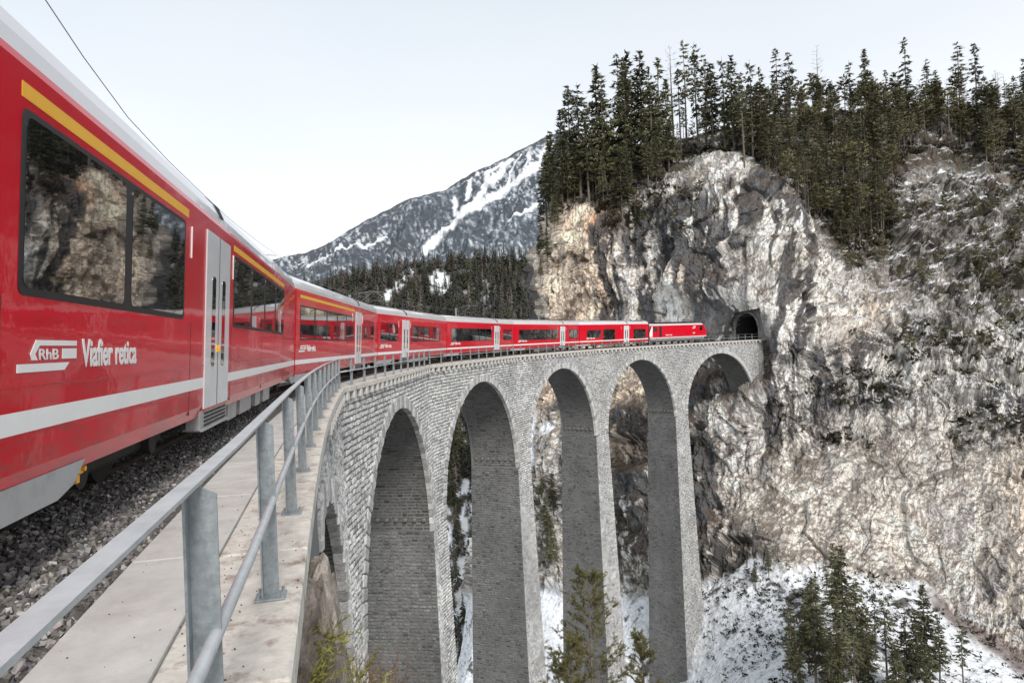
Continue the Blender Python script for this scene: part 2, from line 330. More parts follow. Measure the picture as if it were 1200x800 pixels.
# --- stones
ST = {'pos': [], 'col': []}
def lay(rows, posfn, hrow, wmin, wmax, pmin, pmax, cbase, tint=(1, 1.0, .99), joint=0.013, bs=1.0):
    """rows: list of (b0, [(a0,a1),...]); posfn(a,b,o)->world; collects 9-vertex rough faced stones"""
    a0 = []; a1 = []; b0 = []
    for b, ivs in rows:
        for (l, r) in ivs:
            if r-l < 0.12: continue
            x = l
            wds = []
            tot = 0
            while tot < r-l: wv = random.uniform(wmin, wmax); wds.append(wv); tot += wv
            k = (r-l)/tot
            for wv in wds: a0.append(x); x += wv*k; a1.append(x); b0.append(b)
    if not a0: return
    a0, a1, b0 = A_(a0), A_(a1), A_(b0); n = len(a0); b1 = b0+hrow; ja = rng.uniform(-.045, .045, n)*bs; b0 = b0+ja*.5; b1 = b1+ja*.5*rng.uniform(-1, 1, n)
    j = joint*rng.uniform(0.6, 1.6, n); bv = rng.uniform(0.02, 0.05, n)
    pr = rng.uniform(pmin, pmax, n)
    def J(): return rng.uniform(-0.02, 0.02, n)
    P = []
    for (a, b) in ((a0+j, b0+j*bs), (a1-j, b0+j*bs), (a1-j, b1-j*bs), (a0+j, b1-j*bs)):
        P.append(posfn(a+J()*.6, b+J()*.6*bs, np.full(n, -0.02)))
    for (a, b) in ((a0+j+bv, b0+(j+bv)*bs), (a1-j-bv, b0+(j+bv)*bs), (a1-j-bv, b1-(j+bv)*bs), (a0+j+bv, b1-(j+bv)*bs)):
        P.append(posfn(a+J()*1.3, b+J()*1.3*bs, pr*rng.uniform(0.5, 1.1, n)))
    wd = a1-a0
    P.append(posfn((a0+a1)/2+wd*rng.uniform(-.2, .2, n), (b0+b1)/2+hrow*rng.uniform(-.15, .15, n), pr*rng.uniform(1.0, 1.9, n)))
    P = np.stack(P, 1)                                   # n,9,3
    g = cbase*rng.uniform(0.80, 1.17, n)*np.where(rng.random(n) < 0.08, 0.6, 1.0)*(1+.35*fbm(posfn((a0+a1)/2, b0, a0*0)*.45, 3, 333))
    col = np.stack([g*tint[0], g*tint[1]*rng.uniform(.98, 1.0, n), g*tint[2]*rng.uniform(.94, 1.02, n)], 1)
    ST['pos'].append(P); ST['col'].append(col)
SFACE = A_([(0, 1, 5, 4), (1, 2, 6, 5), (2, 3, 7, 6), (3, 0, 4, 7)]); SFT = A_([(4, 5, 8), (5, 6, 8), (6, 7, 8), (7, 4, 8)])
def dlim(k, ymax=845):
    P = VX[k]; Z = max(float(depth(P)), 3); py = 400-FPX*float((P-CAM)@CU)/Z
    return min((ymax-py)*Z/FPX, PIERD[k]-0.5)
H = 0.23
for seg in ARCHES:
    c = SEGL[seg]; q = CDEP
    rows = []
    d = 0.50
    ro = RAD+0.52
    while d < CDEP:
        b = -(d+H); dm = d+H*.5
        hh = ro*ro-(CDEP-dm)**2
        if hh > 0:
            x = math.sqrt(hh); rows.append((b, [(0, max(0, c/2-x)), (min(c, c/2+x), c)]))
        else: rows.append((b, [(0, c)]))
        d += H
    while d < max(dlim(seg), dlim(seg+1)):
        b = -(d+H); iv = []
        if d < dlim(seg): iv.append((0, float(hp(d))))
        if d < dlim(seg+1): iv.append((c-float(hp(d)), c))
        rows.append((b, iv)); d += H
    if seg == 1: rows = [(b, [(max(l, 9.0), r) for l, r in iv]) for b, iv in rows]
    lay(rows, lambda a, b, o, seg=seg: DK(seg, a, tin(-b)-o, b), H, 0.15, 0.50, 0.010, 0.06, 0.54)
    # side wall of the next pier (faces the camera)
    rows = []; d = CDEP; dl = dlim(seg+1)
    while d < dl:
        rows.append((-(d+H), [(float(tin(d))+0.0, float(tout(d)))])); d += H
    lay(rows, lambda a, b, o, seg=seg, c=c: DK(seg, c-hp(-b)-o, a, b), H, 0.2, 0.6, 0.015, 0.07, 0.15, (1, 1, .99))  # stone colour darkened, mostly to stand for the shade inside the arch
    # vault, right half
    rows = []; ph = 0.02
    while ph < math.pi/2-0.015:
        rows.append((ph, [(0.22, DW-0.22)])); ph += H/RAD
    lay(rows, lambda a, b, o, seg=seg, c=c: DK(seg, c/2+(RAD-o)*np.sin(b), a, -CDEP+(RAD-o)*np.cos(b)), H/RAD*1.0, 0.3, 0.8, 0.01, 0.03, 0.12, (1, .97, .94), bs=1/RAD)  # shade under the vault put into a darker stone colour
# abutment stones beside the tunnel
lay([(-(0.5+i*H+H), [(0.0, 1.3)]) for i in range(44)], lambda a, b, o: DK(7, a, tin(-b)-o, b), H, 0.22, 0.6, 0.02, 0.07, 0.30)
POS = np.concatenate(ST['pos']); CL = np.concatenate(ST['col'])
# keep the nearest 300 stones as single parts
cen = POS[:, 8]; Zs = depth(cen)
pxs = 600+FPX*((cen-CAM)@CR)/Zs; pys = 400-FPX*((cen-CAM)@CU)/Zs
size = np.linalg.norm(POS[:, 1]-POS[:, 0], axis=1)*FPX/Zs
ok = (pxs > 372) & (pxs < 1190) & (pys < 795) & (pys > 440) & (Zs > 5)
score = np.where(ok, size, 0); idx = np.argsort(-score)[:300]
keep = np.ones(len(POS), bool); keep[idx] = False
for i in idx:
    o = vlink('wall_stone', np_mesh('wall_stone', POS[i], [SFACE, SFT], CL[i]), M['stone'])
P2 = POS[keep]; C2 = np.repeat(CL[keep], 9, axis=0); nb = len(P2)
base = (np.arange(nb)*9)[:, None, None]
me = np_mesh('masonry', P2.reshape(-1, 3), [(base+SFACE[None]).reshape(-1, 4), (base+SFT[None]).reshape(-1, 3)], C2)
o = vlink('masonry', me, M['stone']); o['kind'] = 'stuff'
# --- arch rings: each voussoir a part
nv = 58; vm = []
for q in range(9):
    mb = MB(); a = math.pi/nv*0.5-random.uniform(.0016, .0036); r0, r1 = RAD-0.03, RAD+random.uniform(.50, .70)
    f0 = random.uniform(.03, .10)
    pl = [(r0*math.sin(-a), r0*math.cos(-a)-RAD), (r1*math.sin(-a), r1*math.cos(-a)-RAD), (r1*math.sin(a), r1*math.cos(a)-RAD), (r0*math.sin(a), r0*math.cos(a)-RAD)]
    fr = [(0.8*x, (y-.3)*0.9+.3) for x, y in pl]
    vs = [(0.25, x, y) for x, y in pl]+[(-0.03+(-f0)*-1*0, x, y) for x, y in pl]
    vs = [(-0.25, x, y) for x, y in pl]+[(f0*0.6, x, y) for x, y in pl]+[(f0*random.uniform(.9, 1.2), x, y) for x, y in fr]
    mb.add(vs, [(0, 3, 2, 1)]+[(i, (i+1) % 4, 4+(i+1) % 4, 4+i) for i in range(4)]+[(4+i, 4+(i+1) % 4, 8+(i+1) % 4, 8+i) for i in range(4)]+[(8, 9, 10, 11)])
    me = mb.mesh('voussoir'); g = 0.52*random.uniform(.62, 1.2)
    ca = me.color_attributes.new('Col', 'FLOAT_COLOR', 'POINT'); cc = np.ones((len(me.vertices), 4), np.float32); cc[:, :3] = (g, g*.985, g*.96); ca.data.foreach_set('color', cc.ravel())
    me.materials.append(M['stone']); vm.append(me)
cnt = 0
for seg in ARCHES:
    c = SEGL[seg]; lst = []
    for i in range(nv):
        ph = -math.pi/2+(i+.5)*math.pi/nv
        s, z = c/2+RAD*math.sin(ph), -CDEP+RAD*math.cos(ph)
        if seg == 1 and ph < -0.2: continue
        Mx = seg_matrix(seg, s, float(tin(-z)), z) @ Matrix.Rotation(-ph, 4, 'X')
        if cnt < 297:
            o = vlink('voussoir', vm[(i*7+seg*3+i//5) % 9]); o.matrix_local = Mx; cnt += 1
        else: lst.append((Mx, vm[(i*7+seg*3+i//5) % 9]))
    if lst:
        V = []; F = []; Cc = []
        for Mx, m_ in lst:
            b = len(V); V += [tuple(Mx @ v.co) for v in m_.vertices]; F += [tuple(b+j for j in p.vertices) for p in m_.polygons]
        me = bpy.data.meshes.new('arch_ring'); me.from_pydata(V, [], F); me.update()
        ca = me.color_attributes.new('Col', 'FLOAT_COLOR', 'POINT'); cc = np.ones((len(V), 4), np.float32); cc[:, :3] = .50; ca.data.foreach_set('color', cc.ravel())
        o = vlink('arch_ring', me, M['stone']); o['kind'] = 'stuff'
# --- corbels under the deck edge, spring-line corbels inside the arches, drain pipes
mb = MB(); mb.box(-0.10, 0.26, -0.17, 0.17, -0.52, -0.20, bev=0.03); corb = mb.mesh('corbel'); corb.materials.append(M['corbel'])
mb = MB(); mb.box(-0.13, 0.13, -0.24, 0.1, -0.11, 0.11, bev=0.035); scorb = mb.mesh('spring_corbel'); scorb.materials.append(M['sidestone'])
mb = MB(); mb.tube([(0, 0, 0), (0, 0, -1.6)], 0.07, 8); drain = mb.mesh('drain_pipe'); drain.materials.append(M['galv2'])
for seg in ARCHES+[7]:
    c = SEGL[seg] if seg < 7 else 1.2
    n = max(1, int(round(c/0.98)))
    for i in range(n):
        s = (i+.5)*c/n
        if seg == 1 and s < 12: continue
        o = vlink('corbel', corb); o.matrix_local = seg_matrix(seg, s, 0.25, 0)
    if seg in (1, 2, 3, 4, 5):
        for i in range(7):
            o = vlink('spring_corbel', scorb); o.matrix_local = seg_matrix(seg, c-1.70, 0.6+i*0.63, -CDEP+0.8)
        o = vlink('drain_pipe', drain); o.matrix_local = seg_matrix(seg, c/2-1.8, 1.2, -1.95)
# --- deck: coping slabs 2 m long (two runs), walkway slabs, edge slab
def slab(seg, s0, s1, t0, t1, z0, z1, name, m, bev=0.012, jit=0.0):
    g = 0.006; mb = MB(); dz = random.uniform(-jit, jit)
    mb.box(s0+g, s1-g, t0, t1, z0+dz, z1+dz, T=lambda x, y, z: DK(seg, x, y, z), bev=bev)
    return vlink(name, mb.mesh(name), m)
for seg in range(0, 8):
    c = SEGL[seg]; st = 0.0; end = c
    if seg == 0: st = c-7.0
    if seg == 7: end = 2.0
    n = max(1, int(round((end-st)/2.05)))
    for i in range(n):
        a, b = st+(end-st)*i/n, st+(end-st)*(i+1)/n
        slab(seg, a, b, 0.0, 0.60, -0.20, 0.0, 'coping_slab', M['coping'], 0.014, 0.0015)
        slab(seg, a, b, 0.603, 1.16, -0.18, 0.022, 'walkway_slab', M['walk'], 0.010, 0.001)
        slab(seg, a, b, DW-0.62, DW, -0.20, 0.0, 'outer_coping_slab', M['coping'], 0.014)
# ------------------------------------------------------------------ ballast bed, track
V = []; F = []
ts = [1.10, 1.20, 1.50, 3.7, 4.3, 4.42]; zs = [-0.10, -0.04, 0.05, 0.07, 0.0, -0.1]
path = [(0, SEGL[0]-40), (0, SEGL[0]-7)]+[(k, 0.0) for k in range(1, 8)]+[(7, 16.0)]
for seg, s in path: V += [DK(seg, A_(s), A_(t), A_(z)) for t, z in zip(ts, zs)]
for i in range(len(path)-1):
    for j in range(len(ts)-1): F.append((i*6+j, i*6+j+1, (i+1)*6+j+1, (i+1)*6+j))
o = link('ballast_bed', np_mesh('ballast_bed', A_(V), A_(F)), None, M['bed']); o['kind'] = 'structure'
# loose stones, real geometry, big enough to be told apart near the camera
def gravel(name, P, size, cols, m, label, cat=None):
    n = len(P); cube = A_([(-1, -1, -1), (1, -1, -1), (1, 1, -1), (-1, 1, -1), (-1, -1, 1), (1, -1, 1), (1, 1, 1), (-1, 1, 1)], float)
    cf = A_([(0, 3, 2, 1), (4, 5, 6, 7), (0, 1, 5, 4), (1, 2, 6, 5), (2, 3, 7, 6), (3, 0, 4, 7)])
    v = cube[None]*rng.uniform(0.35, 1.0, (n, 8, 3)); v = v*(size[:, None, None]*rng.uniform(.55, 1.2, (n, 1, 3)))*0.5
    q = rng.normal(size=(n, 4)); q /= np.linalg.norm(q, axis=1)[:, None]; a, b, c, d = q.T
    Rm = np.stack([np.stack([a*a+b*b-c*c-d*d, 2*(b*c-a*d), 2*(b*d+a*c)], 1), np.stack([2*(b*c+a*d), a*a-b*b+c*c-d*d, 2*(c*d-a*b)], 1), np.stack([2*(b*d-a*c), 2*(c*d+a*b), a*a-b*b-c*c+d*d], 1)], 1)
    v = np.einsum('nij,nkj->nki', Rm, v)+P[:, None]
    f = ((np.arange(n)*8)[:, None, None]+cf[None]).reshape(-1, 4)
    o = link(name, np_mesh(name, v.reshape(-1, 3), f, np.repeat(cols, 8, axis=0)), None, m); return tag(o, label, cat, kind='stuff')
n1, n2 = 24000, 12000
sA = rng.uniform(-3.2, 9, n1); sB = rng.uniform(9, SEGL[1], n2)
segs = np.r_[np.where(sA < 0, 0, 1), np.full(n2, 1)]; ss = np.r_[np.where(sA < 0, SEGL[0]+sA, sA), sB]; tt = rng.uniform(1.165, 2.6, n1+n2)
Pg = np.zeros((n1+n2, 3))
for k in (0, 1):
    mk = segs == k; Pg[mk] = DK(k, ss[mk], tt[mk], np.interp(tt[mk], ts, zs)+rng.uniform(-0.015, 0.03, mk.sum()))
g = rng.choice([0.10, 0.18, 0.30, 0.52], n1+n2, p=[.32, .40, .22, .06])*rng.uniform(.8, 1.2, n1+n2)
cols = np.stack([g, g*rng.uniform(.88, .97, len(g)), g*rng.uniform(.80, .96, len(g))], 1)
gravel('ballast_stones', Pg, rng.uniform(0.026, 0.058, n1+n2), cols, M['ballast'], 'grey and brown ballast stones heaped beside the track')
# ------------------------------------------------------------------ railing
railing = thing('railing', 'galvanised steel railing with angle posts along the inner edge of the viaduct deck', 'railing')
mb = MB(); xz = [(-.046, 0), (.044, 0), (.044, .996), (-.025, 1.034), (-.046, 1.034)]
mb.prism(xz, 0, 0.009, lambda u, v, h: (u, h, v)); mb.box(-.046, -.038, -.046, 0.0, 0, 1.032)
postm = mb.mesh('post'); postm.materials.append(M['galv'])
mb = MB(); mb.box(-.085, .085, -.085, .055, 0, .012, bev=.003)
platem = mb.mesh('base_plate'); platem.materials.append(M['galv'])
mb = MB(); mb.tube([(0, 0, 0), (0, 0, .03)], .011, 6); boltm = mb.mesh('bolt'); boltm.materials.append(M['galv'])
SEG_S = []
def seg_of(sa):
    for k in range(1, 8):
        if sa < _c[k+1]-S0 or k == 7: return k, sa-(_c[k]-S0)
    return 7, 0
TP = 0.17
posts = []
i = -1
while True:
    sa = (-11.1977+i)*2.0137+(.14 if i == 0 else 0); i += 1
    if sa > 108.1: break
    if sa < _c[1]-S0: k, s = 0, sa-(_c[0]-S0)
    else: k, s = seg_of(sa)
    posts.append((k, s))
    o = link('post', postm, railing); o.matrix_local = seg_matrix(k, s, TP, 0.0)
    b = link('base_plate', platem, o)
    if i < 12:
        for (x, y) in ((-.065, -.06), (.065, -.06), (-.065, .035), (.065, .035)):
            q = link('bolt', boltm, o); q.location = (x, y, .01)
def runpts(t, z, k):
    s0, s1 = 0.0, SEGL[k]
    if k == 0: s0 = SEGL[0]-5.0
    if k == 7: s1 = 1.2
    return s0, s1
for k in range(0, 8):
    s0, s1 = runpts(0, 0, k)
    mb = MB()
    vs = []; ss_ = np.linspace(s0, s1, 13); nn_ = len(ss_)
    for s in ss_:
        for (t, z) in ((TP-.005, 1.034), (TP-.005, 1.046), (TP+.050, 1.046), (TP+.050, 1.034)): vs.append(DK(k, A_(s), A_(t), A_(z)))
    e_ = 4*(nn_-1)
    mb.add(vs, [(0, 1, 2, 3), (e_+3, e_+2, e_+1, e_)]+[(4*q+j, 4*q+4+j, 4*q+4+(j+1) % 4, 4*q+(j+1) % 4) for q in range(nn_-1) for j in range(4)])
    mb.build('handrail', M['galv2'], railing)
    if k == 0: continue
    mb = MB(); mb.tube(([DK(0, A_(SEGL[0]-q), A_(TP-.028), A_(.56)) for q in (5, 4, 3, 2, 1)] if k == 1 else [])+[DK(k, A_(q), A_(TP-.028), A_(.56)) for q in ss_], .022, 10); mb.build('mid_rail', M['galv2'], railing, True)
# ------------------------------------------------------------------ TRAIN
CJ = A_([(-3.02, -21.9, -0.01), (-2.46, -4.6, 0.12), (0.73, 11.47, 0.23), (6.9, 26.92, 0.35), (16.27, 41.72, 0.47), (28.29, 54.44, 0.6), (43.26, 65.2, 0.73), (57.5, 72.53, 0.85)])
CANT = math.radians(3.2)
def car_matrix(i):
    a, b = CJ[i], CJ[i+1]; e = (b-a)/np.linalg.norm(b-a); r = np.cross(e, [0, 0, 1.]); r /= np.linalg.norm(r); u = np.cross(r, e)
    u2 = u*math.cos(CANT)+r*math.sin(CANT); r2 = r*math.cos(CANT)-u*math.sin(CANT)
    return Matrix(((r2[0], e[0], u2[0], a[0]), (r2[1], e[1], u2[1], a[1]), (r2[2], e[2], u2[2], a[2]), (0, 0, 0, 1))), float(np.linalg.norm(b-a))
# rails under the train and into the tunnel
track = thing('railway_track', 'pair of rusty rails on sleepers running under the train into the tunnel', 'railway track')
ctr = [CJ[0]+A_([0, -20, -.14]), ]+[c for c in CJ]+[DK(7, A_(1.0), A_(2.5), A_(.15)), DK(7, A_(14.0), A_(2.5), A_(.15))]
for off in (-0.5, 0.5):
    mb = MB(); vs = []
    for j, p in enumerate(ctr):
        d = (ctr[min(j+1, len(ctr)-1)]-ctr[max(j-1, 0)]); d = d/np.linalg.norm(d); r = np.cross(d, [0, 0, 1.])
        for (x, z) in ((-.055, -.14), (.055, -.14), (.055, -.12), (.012, -.10), (.012, -.04), (.034, -.03), (.034, 0), (-.034, 0), (-.034, -.03), (-.012, -.04), (-.012, -.10), (-.055, -.12)): vs.append(p+r*(off+x)+A_([0, 0, z]))
    fs = [(j*12+k, j*12+(k+1) % 12, j*12+12+(k+1) % 12, j*12+12+k) for j in range(len(ctr)-1) for k in range(12)]
    mb.add(vs, fs); mb.build('rail', M['steel'], track)
mb = MB(); mb.box(-1.0, 1.0, -.12, .12, -.26, -.125, bev=.01); slm = mb.mesh('sleeper'); slm.materials.append(M['under'])
for q in range(22):
    o = link('sleeper', slm, track); p = ctr[8]+(ctr[9]-ctr[8])*(q+.5)/22; dd = ctr[9]-ctr[8]; o.location = p; o.rotation_euler = (0, 0, math.atan2(dd[1], dd[0])-math.pi/2)
XS = 1.325
PROF = [(1.29, 0.565), (XS, 0.70), (XS, 3.08), (1.31, 3.135)]
RPROF = [(1.31, 3.135), (1.29, 3.25), (1.22, 3.39), (1.05, 3.52), (0.7, 3.62), (0.0, 3.67)]
def loft(prof, y0, y1, closed_bottom=True, cut=None):
    pts = [(x, z) for x, z in prof]+[(-x, z) for x, z in prof[::-1] if x > 0]
    n = len(pts); vs = [(x, y0, z) for x, z in pts]+[(x, y1, z) for x, z in pts]
    fs = [(i, i+1, n+i+1, n+i) for i in range(n-1)]+[(n-1, 0, n, 2*n-1)]+[tuple(range(n-1, -1, -1)), tuple(range(n, 2*n))]
    mb = MB(); mb.add(vs, fs); return mb
def rrect(y0, y1, z0, z1, r):
    P = []
    for cy, cz, a0 in ((y1-r, z1-r, 0), (y0+r, z1-r, 90), (y0+r, z0+r, 180), (y1-r, z0+r, 270)):
        for k in range(4): a = math.radians(a0+k*30); P.append((cy+r*math.cos(a), cz+r*math.sin(a)))
    return P
def panel(name, y0, y1, z0, z1, x0, x1, m, parent, r=0.0):
    mb = MB(); pl = rrect(y0, y1, z0, z1, r) if r else [(y0, z0), (y1, z0), (y1, z1), (y0, z1)]
    mb.prism(pl, x0, x1, lambda u, v, h: (h, u, v)); return mb.build(name, m, parent)
def glyph(txt, size, sx, ext=0.002, off=0.012):
    cu = bpy.data.curves.new('t', 'FONT'); cu.body = txt; cu.size = size; cu.extrude = ext; cu.offset = off
    ob = bpy.data.objects.new('t', cu); COL.objects.link(ob); dg = bpy.context.evaluated_depsgraph_get(); me = bpy.data.meshes.new_from_object(ob.evaluated_get(dg)); bpy.data.objects.remove(ob); bpy.data.curves.remove(cu)
    for v in me.vertices: x, y, z = v.co; v.co = (z, x*sx, y)
    me.name = 'lettering'; return me
txt_me = glyph('Viafier retica', 0.275, 0.80, off=0.0065); txt_me.materials.append(M['white'])
rhb_me = glyph('RhB', 0.145, 1.15, off=0.002); rhb_me.materials.append(M['white'])
lg = MB()   # emblem: open arrow band, block and bar (y along the car, z up)
for pl in ([(0.15, .06), (0.22, .20), (0.80, .20), (0.80, .145), (0.265, .145), (0.21, .06), (0.245, 0), (0.17, 0)], [(0.58, 0.005), (0.80, 0.005), (0.80, .115), (0.58, .115)], [(0.0, -.115), (0.62, -.115), (0.69, -.035), (0.0, -.035)]):
    lg.prism(pl, 0, .004, lambda u, v, h: (h, u, v))
lg_me = lg.mesh('emblem'); lg_me.materials.append(M['white'])
def bogie(parent, y):
    mb = MB(); mb.box(-.95, .95, y-1.25, y+1.25, .30, .52, bev=.04); mb.box(.86, 1.02, y-1.5, y+1.5, .34, .58, bev=.04); mb.box(-1.02, -.86, y-1.5, y+1.5, .34, .58, bev=.04)
    for s in (-1, 1):
        for q in (-.9, .9): mb.tube([(s*1.0, y+q, .42), (s*1.1, y+q, .42)], .13, 10)
    b = mb.build('bogie', M['under'], parent)
    for q in (-.9, .9):
        mb = MB(); mb.tube([(-.62, y+q, .345), (-.5, y+q, .345)], .345, 20); mb.tube([(.5, y+q, .345), (.62, y+q, .345)], .345, 20); mb.tube([(-.6, y+q, .345), (.6, y+q, .345)], .08, 10)
        mb.build('wheelset', M['under'], b)
def coach(i, label, wins, door, yellow, logo_y, roofgear=False, skirts=True):
    Mx, L = car_matrix(i); g = 0.20
    root = thing('coach', label, 'train coach', mat=Mx, group='red coaches of the train'); y0, y1 = g, L-g
    loft(PROF, y0, y1).build('body', M['red'], root)
    rf = loft(RPROF, y0-.02, y1+.02).build('roof', M['roof'], root)
    dy = (door[0]+door[1])/2
    mb = MB(); mb.add([(x, dy+.15+dd, z) for x, z in ((1.31, 3.235), (1.235, 3.40), (1.06, 3.535), (.7, 3.635), (.7, 3.55), (1.1, 3.3)) for dd in (0, .22)], [(0, 1, 3, 2), (2, 3, 5, 4), (4, 5, 7, 6), (6, 7, 9, 8), (8, 9, 11, 10), (10, 11, 1, 0), (0, 2, 4, 6, 8, 10), (11, 9, 7, 5, 3, 1)]); mb.build('roof_vent', M['under'], rf)
    # gangway bellows to the coach in front
    loft([(1.2, .75), (1.23, 1.0), (1.23, 2.98), (1.16, 3.2), (.9, 3.4), (0, 3.5)], y1-.05, L+.25).build('gangway_bellows', M['rubber'], root)
    for s in (1, -1):
        X = lambda a: s*(XS+a)
        sp = [(y0, door[0]-.02), (door[1]+.02, y1)]
        for a, b in sp: panel('white_stripe', a, b, .925, 1.055, X(-.01), X(.003), M['white'], root)
        if yellow:
            for a, b in yellow: panel('yellow_stripe', a, b, 2.895, 2.985, X(-.01), X(.003), M['yellow'], root)
        for (a, b, n, zb, zt) in wins:
            fr = panel('window_frame', a, b, zb, zt, X(-.02), X(.004), M['rubber'], root, r=.06)
            wd = (b-a-.06)/n
            for k in range(n): panel('window_pane', a+.03+k*wd+(.02 if k == 0 else .085), a+.03+(k+1)*wd-(.02 if k == n-1 else .085), zb+.05, zt-.04, X(-.01), X(.008), M['glass'], fr, r=.06)
        # door: two leaves in a red frame
        d0, d1 = door; dm = (d0+d1)/2
        panel('door_surround', d0-.03, d1+.03, .62, 2.96, X(-.02), X(.002), M['red'], root)
        for a, b, h in ((d0, dm-.006, 1), (dm+.006, d1, -1)):
            lf = panel('door_leaf', a, b, .66, 2.92, X(-.01), X(.016), M['doorgrey'], root)
            c = (a+b)/2+.06*h
            panel('door_window', c-.10, c+.10, 1.18, 2.36, X(0), X(.020), M['glass'], lf, r=.05)
            panel('door_button', b-.09 if h > 0 else a+.04, b-.04 if h > 0 else a+.09, 1.36, 1.46, X(0), X(.03), M['yellow'], lf, r=.02)
            panel('door_seal', (b-.004) if h > 0 else (a-.002), (b+.006) if h > 0 else (a+.002), .66, 2.92, X(-.01), X(.019), M['rubber'], lf)
        st = panel('door_step', d0-.12, d1+.02, .40, .64, X(-.16), X(.0), M['unit'], root)
        for k in range(4): panel('step_louvre', d0+.08, d1-.08, .43+k*.05, .455+k*.05, X(-.02), X(.008), M['under'], st)
        panel('step_tread', d0-.1, d1+.02, .385, .41, X(-.2), X(.03), M['skirt'], st)
        for yy in (d0-.72, d1+.28):
            panel('grab_bar', yy-.011, yy+.011, 2.46, 2.82, X(0), X(.012), M['white'], root)
        for yy in [y for y in (1.55, 5.62, 7.95, 11.0, 14.5) if not (door[0]-.1 < y < door[1]+.1) and y < y1-.3]:
            panel('panel_seam', yy-.004, yy+.004, .64, 1.72, X(-.01), X(.0022), M['rubber'], root)
        panel('side_fold', y0, y1, 1.203, 1.215, X(-.01), X(.006), M['red'], root)
        # lower edge
        pl = [(y0, .62), (y0, .41), (2.35, .41), (2.60, .47), (2.78, .62)]
        mb = MB(); mb.prism(pl, X(-.06), X(-.012), lambda u, v, h: (h, u, v)); mb.build('skirt', M['skirt'], root)
        pl = [(y1-.02, .60), (y1-.02, .41), (y1-.5, .41), (y1-1.2, .62)]
        mb = MB(); mb.prism(pl, X(-.06), X(-.012), lambda u, v, h: (h, u, v)); mb.build('skirt', M['skirt'], root)
        if s == 1:
            # emblem and lettering
            e = link('emblem', lg_me, root); e.location = (XS+.002, logo_y, 1.355); e.scale = (1, 1, .62)
            b = link('lettering', rhb_me, root); b.location = (XS+.004, logo_y+.25, 1.358); b.scale = (1, 1, .66)
            b = link('lettering', txt_me, root); b.location = (XS+.004, logo_y+.90, 1.30)
        u = d1+.5
        for wd, gp in ((.7, .3), (1.1, .5), (.6, .4), (.9, .4)):
            if u+wd < L-4.2: panel('equipment_box', u, u+wd, .30, .56, X(-.35), X(-.07), M['unit'], root)
            u += wd+gp
    bogie(root, 3.9 if i else 4.2); bogie(root, L-2.9)
    mb = MB(); mb.box(-.9, .9, 6, L-5, .35, .66, bev=.05); mb.build('underframe', M['under'], root)
    if i == 0:
        mb = MB(); mb.box(1.13, 1.21, 2.96, 3.05, .46, .555, bev=.015); mb.box(1.15, 1.19, 2.98, 3.03, .39, .47, bev=.01); mb.tube([(1.15, 3.005, .51), (1.235, 3.005, .51)], .022, 8); mb.build('jacking_pad', M['yellow'], root)
    if roofgear:
        mb = MB(); mb.box(-.9, .9, L-4.6, L-1.0, 3.42, 3.66, bev=.05); mb.build('roof_equipment', M['under'], rf)
    return root
WZ, WT = 1.74, 2.84
coach(0, 'nearest and largest red coach with big windows and white Viafier retica lettering', [(1.73, 5.30, 2, WZ, WT), (8.08, 14.4, 4, WZ, WT)], (6.28, 7.72), [(1.72, 5.42), (8.06, 14.42)], 1.74)
coach(1, 'second red coach from the camera, with yellow stripe over five panes, where the railing bends', [(0.66, 9.35, 5, 1.64, 2.68), (11.75, 14.9, 2, 1.75, 2.62)], (9.7, 11.15), [(0.65, 9.45)], 0.56)
coach(2, 'third red coach, two panes before its white door, above the first full arch', [(0.62, 3.73, 2, 1.64, 2.66), (6.5, 14.2, 5, 1.60, 2.62)], (4.6, 6.1), None, 0.5)
coach(3, 'fourth red coach with six panes before its white door, above the second full arch', [(1.0, 10.6, 6, 1.54, 2.62), (13.9, 16.7, 2, 1.56, 2.62)], (11.3, 12.8), None, 0.9)
coach(4, 'fifth red coach, above the third full arch in front of the cream rock', [(1.3, 11.1, 6, 1.44, 2.58), (14.2, 16.9, 2, 1.46, 2.56)], (11.6, 13.0), None, 1.06)
coach(5, 'red coach coupled right behind the locomotive, dark equipment on its roof', [(1.9, 5.2, 2, 1.42, 2.44), (5.8, 8.8, 2, 1.05, 2.52), (13.9, 17.5, 3, 1.05, 2.44)], (11.2, 12.6), None, 1.72, roofgear=True)
# locomotive
Mx, L = car_matrix(6)
loco = thing('locomotive', 'red electric locomotive at the head of the train, close to the tunnel mouth', 'locomotive', mat=Mx)
y0, y1 = .35, L-.25
side = [(y0+.15, .95), (y1-.15, .95), (y1, 1.25), (y1-.08, 1.75), (y1-.75, 2.72), (y1-.95, 2.86), (y0+.85, 2.86), (y0+.65, 2.72), (y0+.08, 1.75), (y0, 1.25)]
mb = MB(); n = len(side)
vs = [(-1.32 if 0 else -1.32, y, z) for y, z in side]+[(1.32, y, z) for y, z in side]
mb.add(vs, [tuple(range(n)), tuple(range(2*n-1, n-1, -1))]+[(i, n+i, n+(i+1) % n, (i+1) % n) for i in range(n)]); mb.build('body', M['red'], loco)
mb = MB(); n = 6
pr = [(1.30, 2.86), (1.22, 3.02), (.95, 3.12), (-.95, 3.12), (-1.22, 3.02), (-1.30, 2.86)]
vs = [(x, y0+.95+(z-2.86)*1.2, z) for x, z in pr]+[(x, y1-1.05-(z-2.86)*1.2, z) for x, z in pr]
mb.add(vs, [tuple(range(5, -1, -1)), tuple(range(6, 12))]+[(i, (i+1) % 6, 6+(i+1) % 6, 6+i) for i in range(6)]); rf = mb.build('roof', M['roof'], loco)
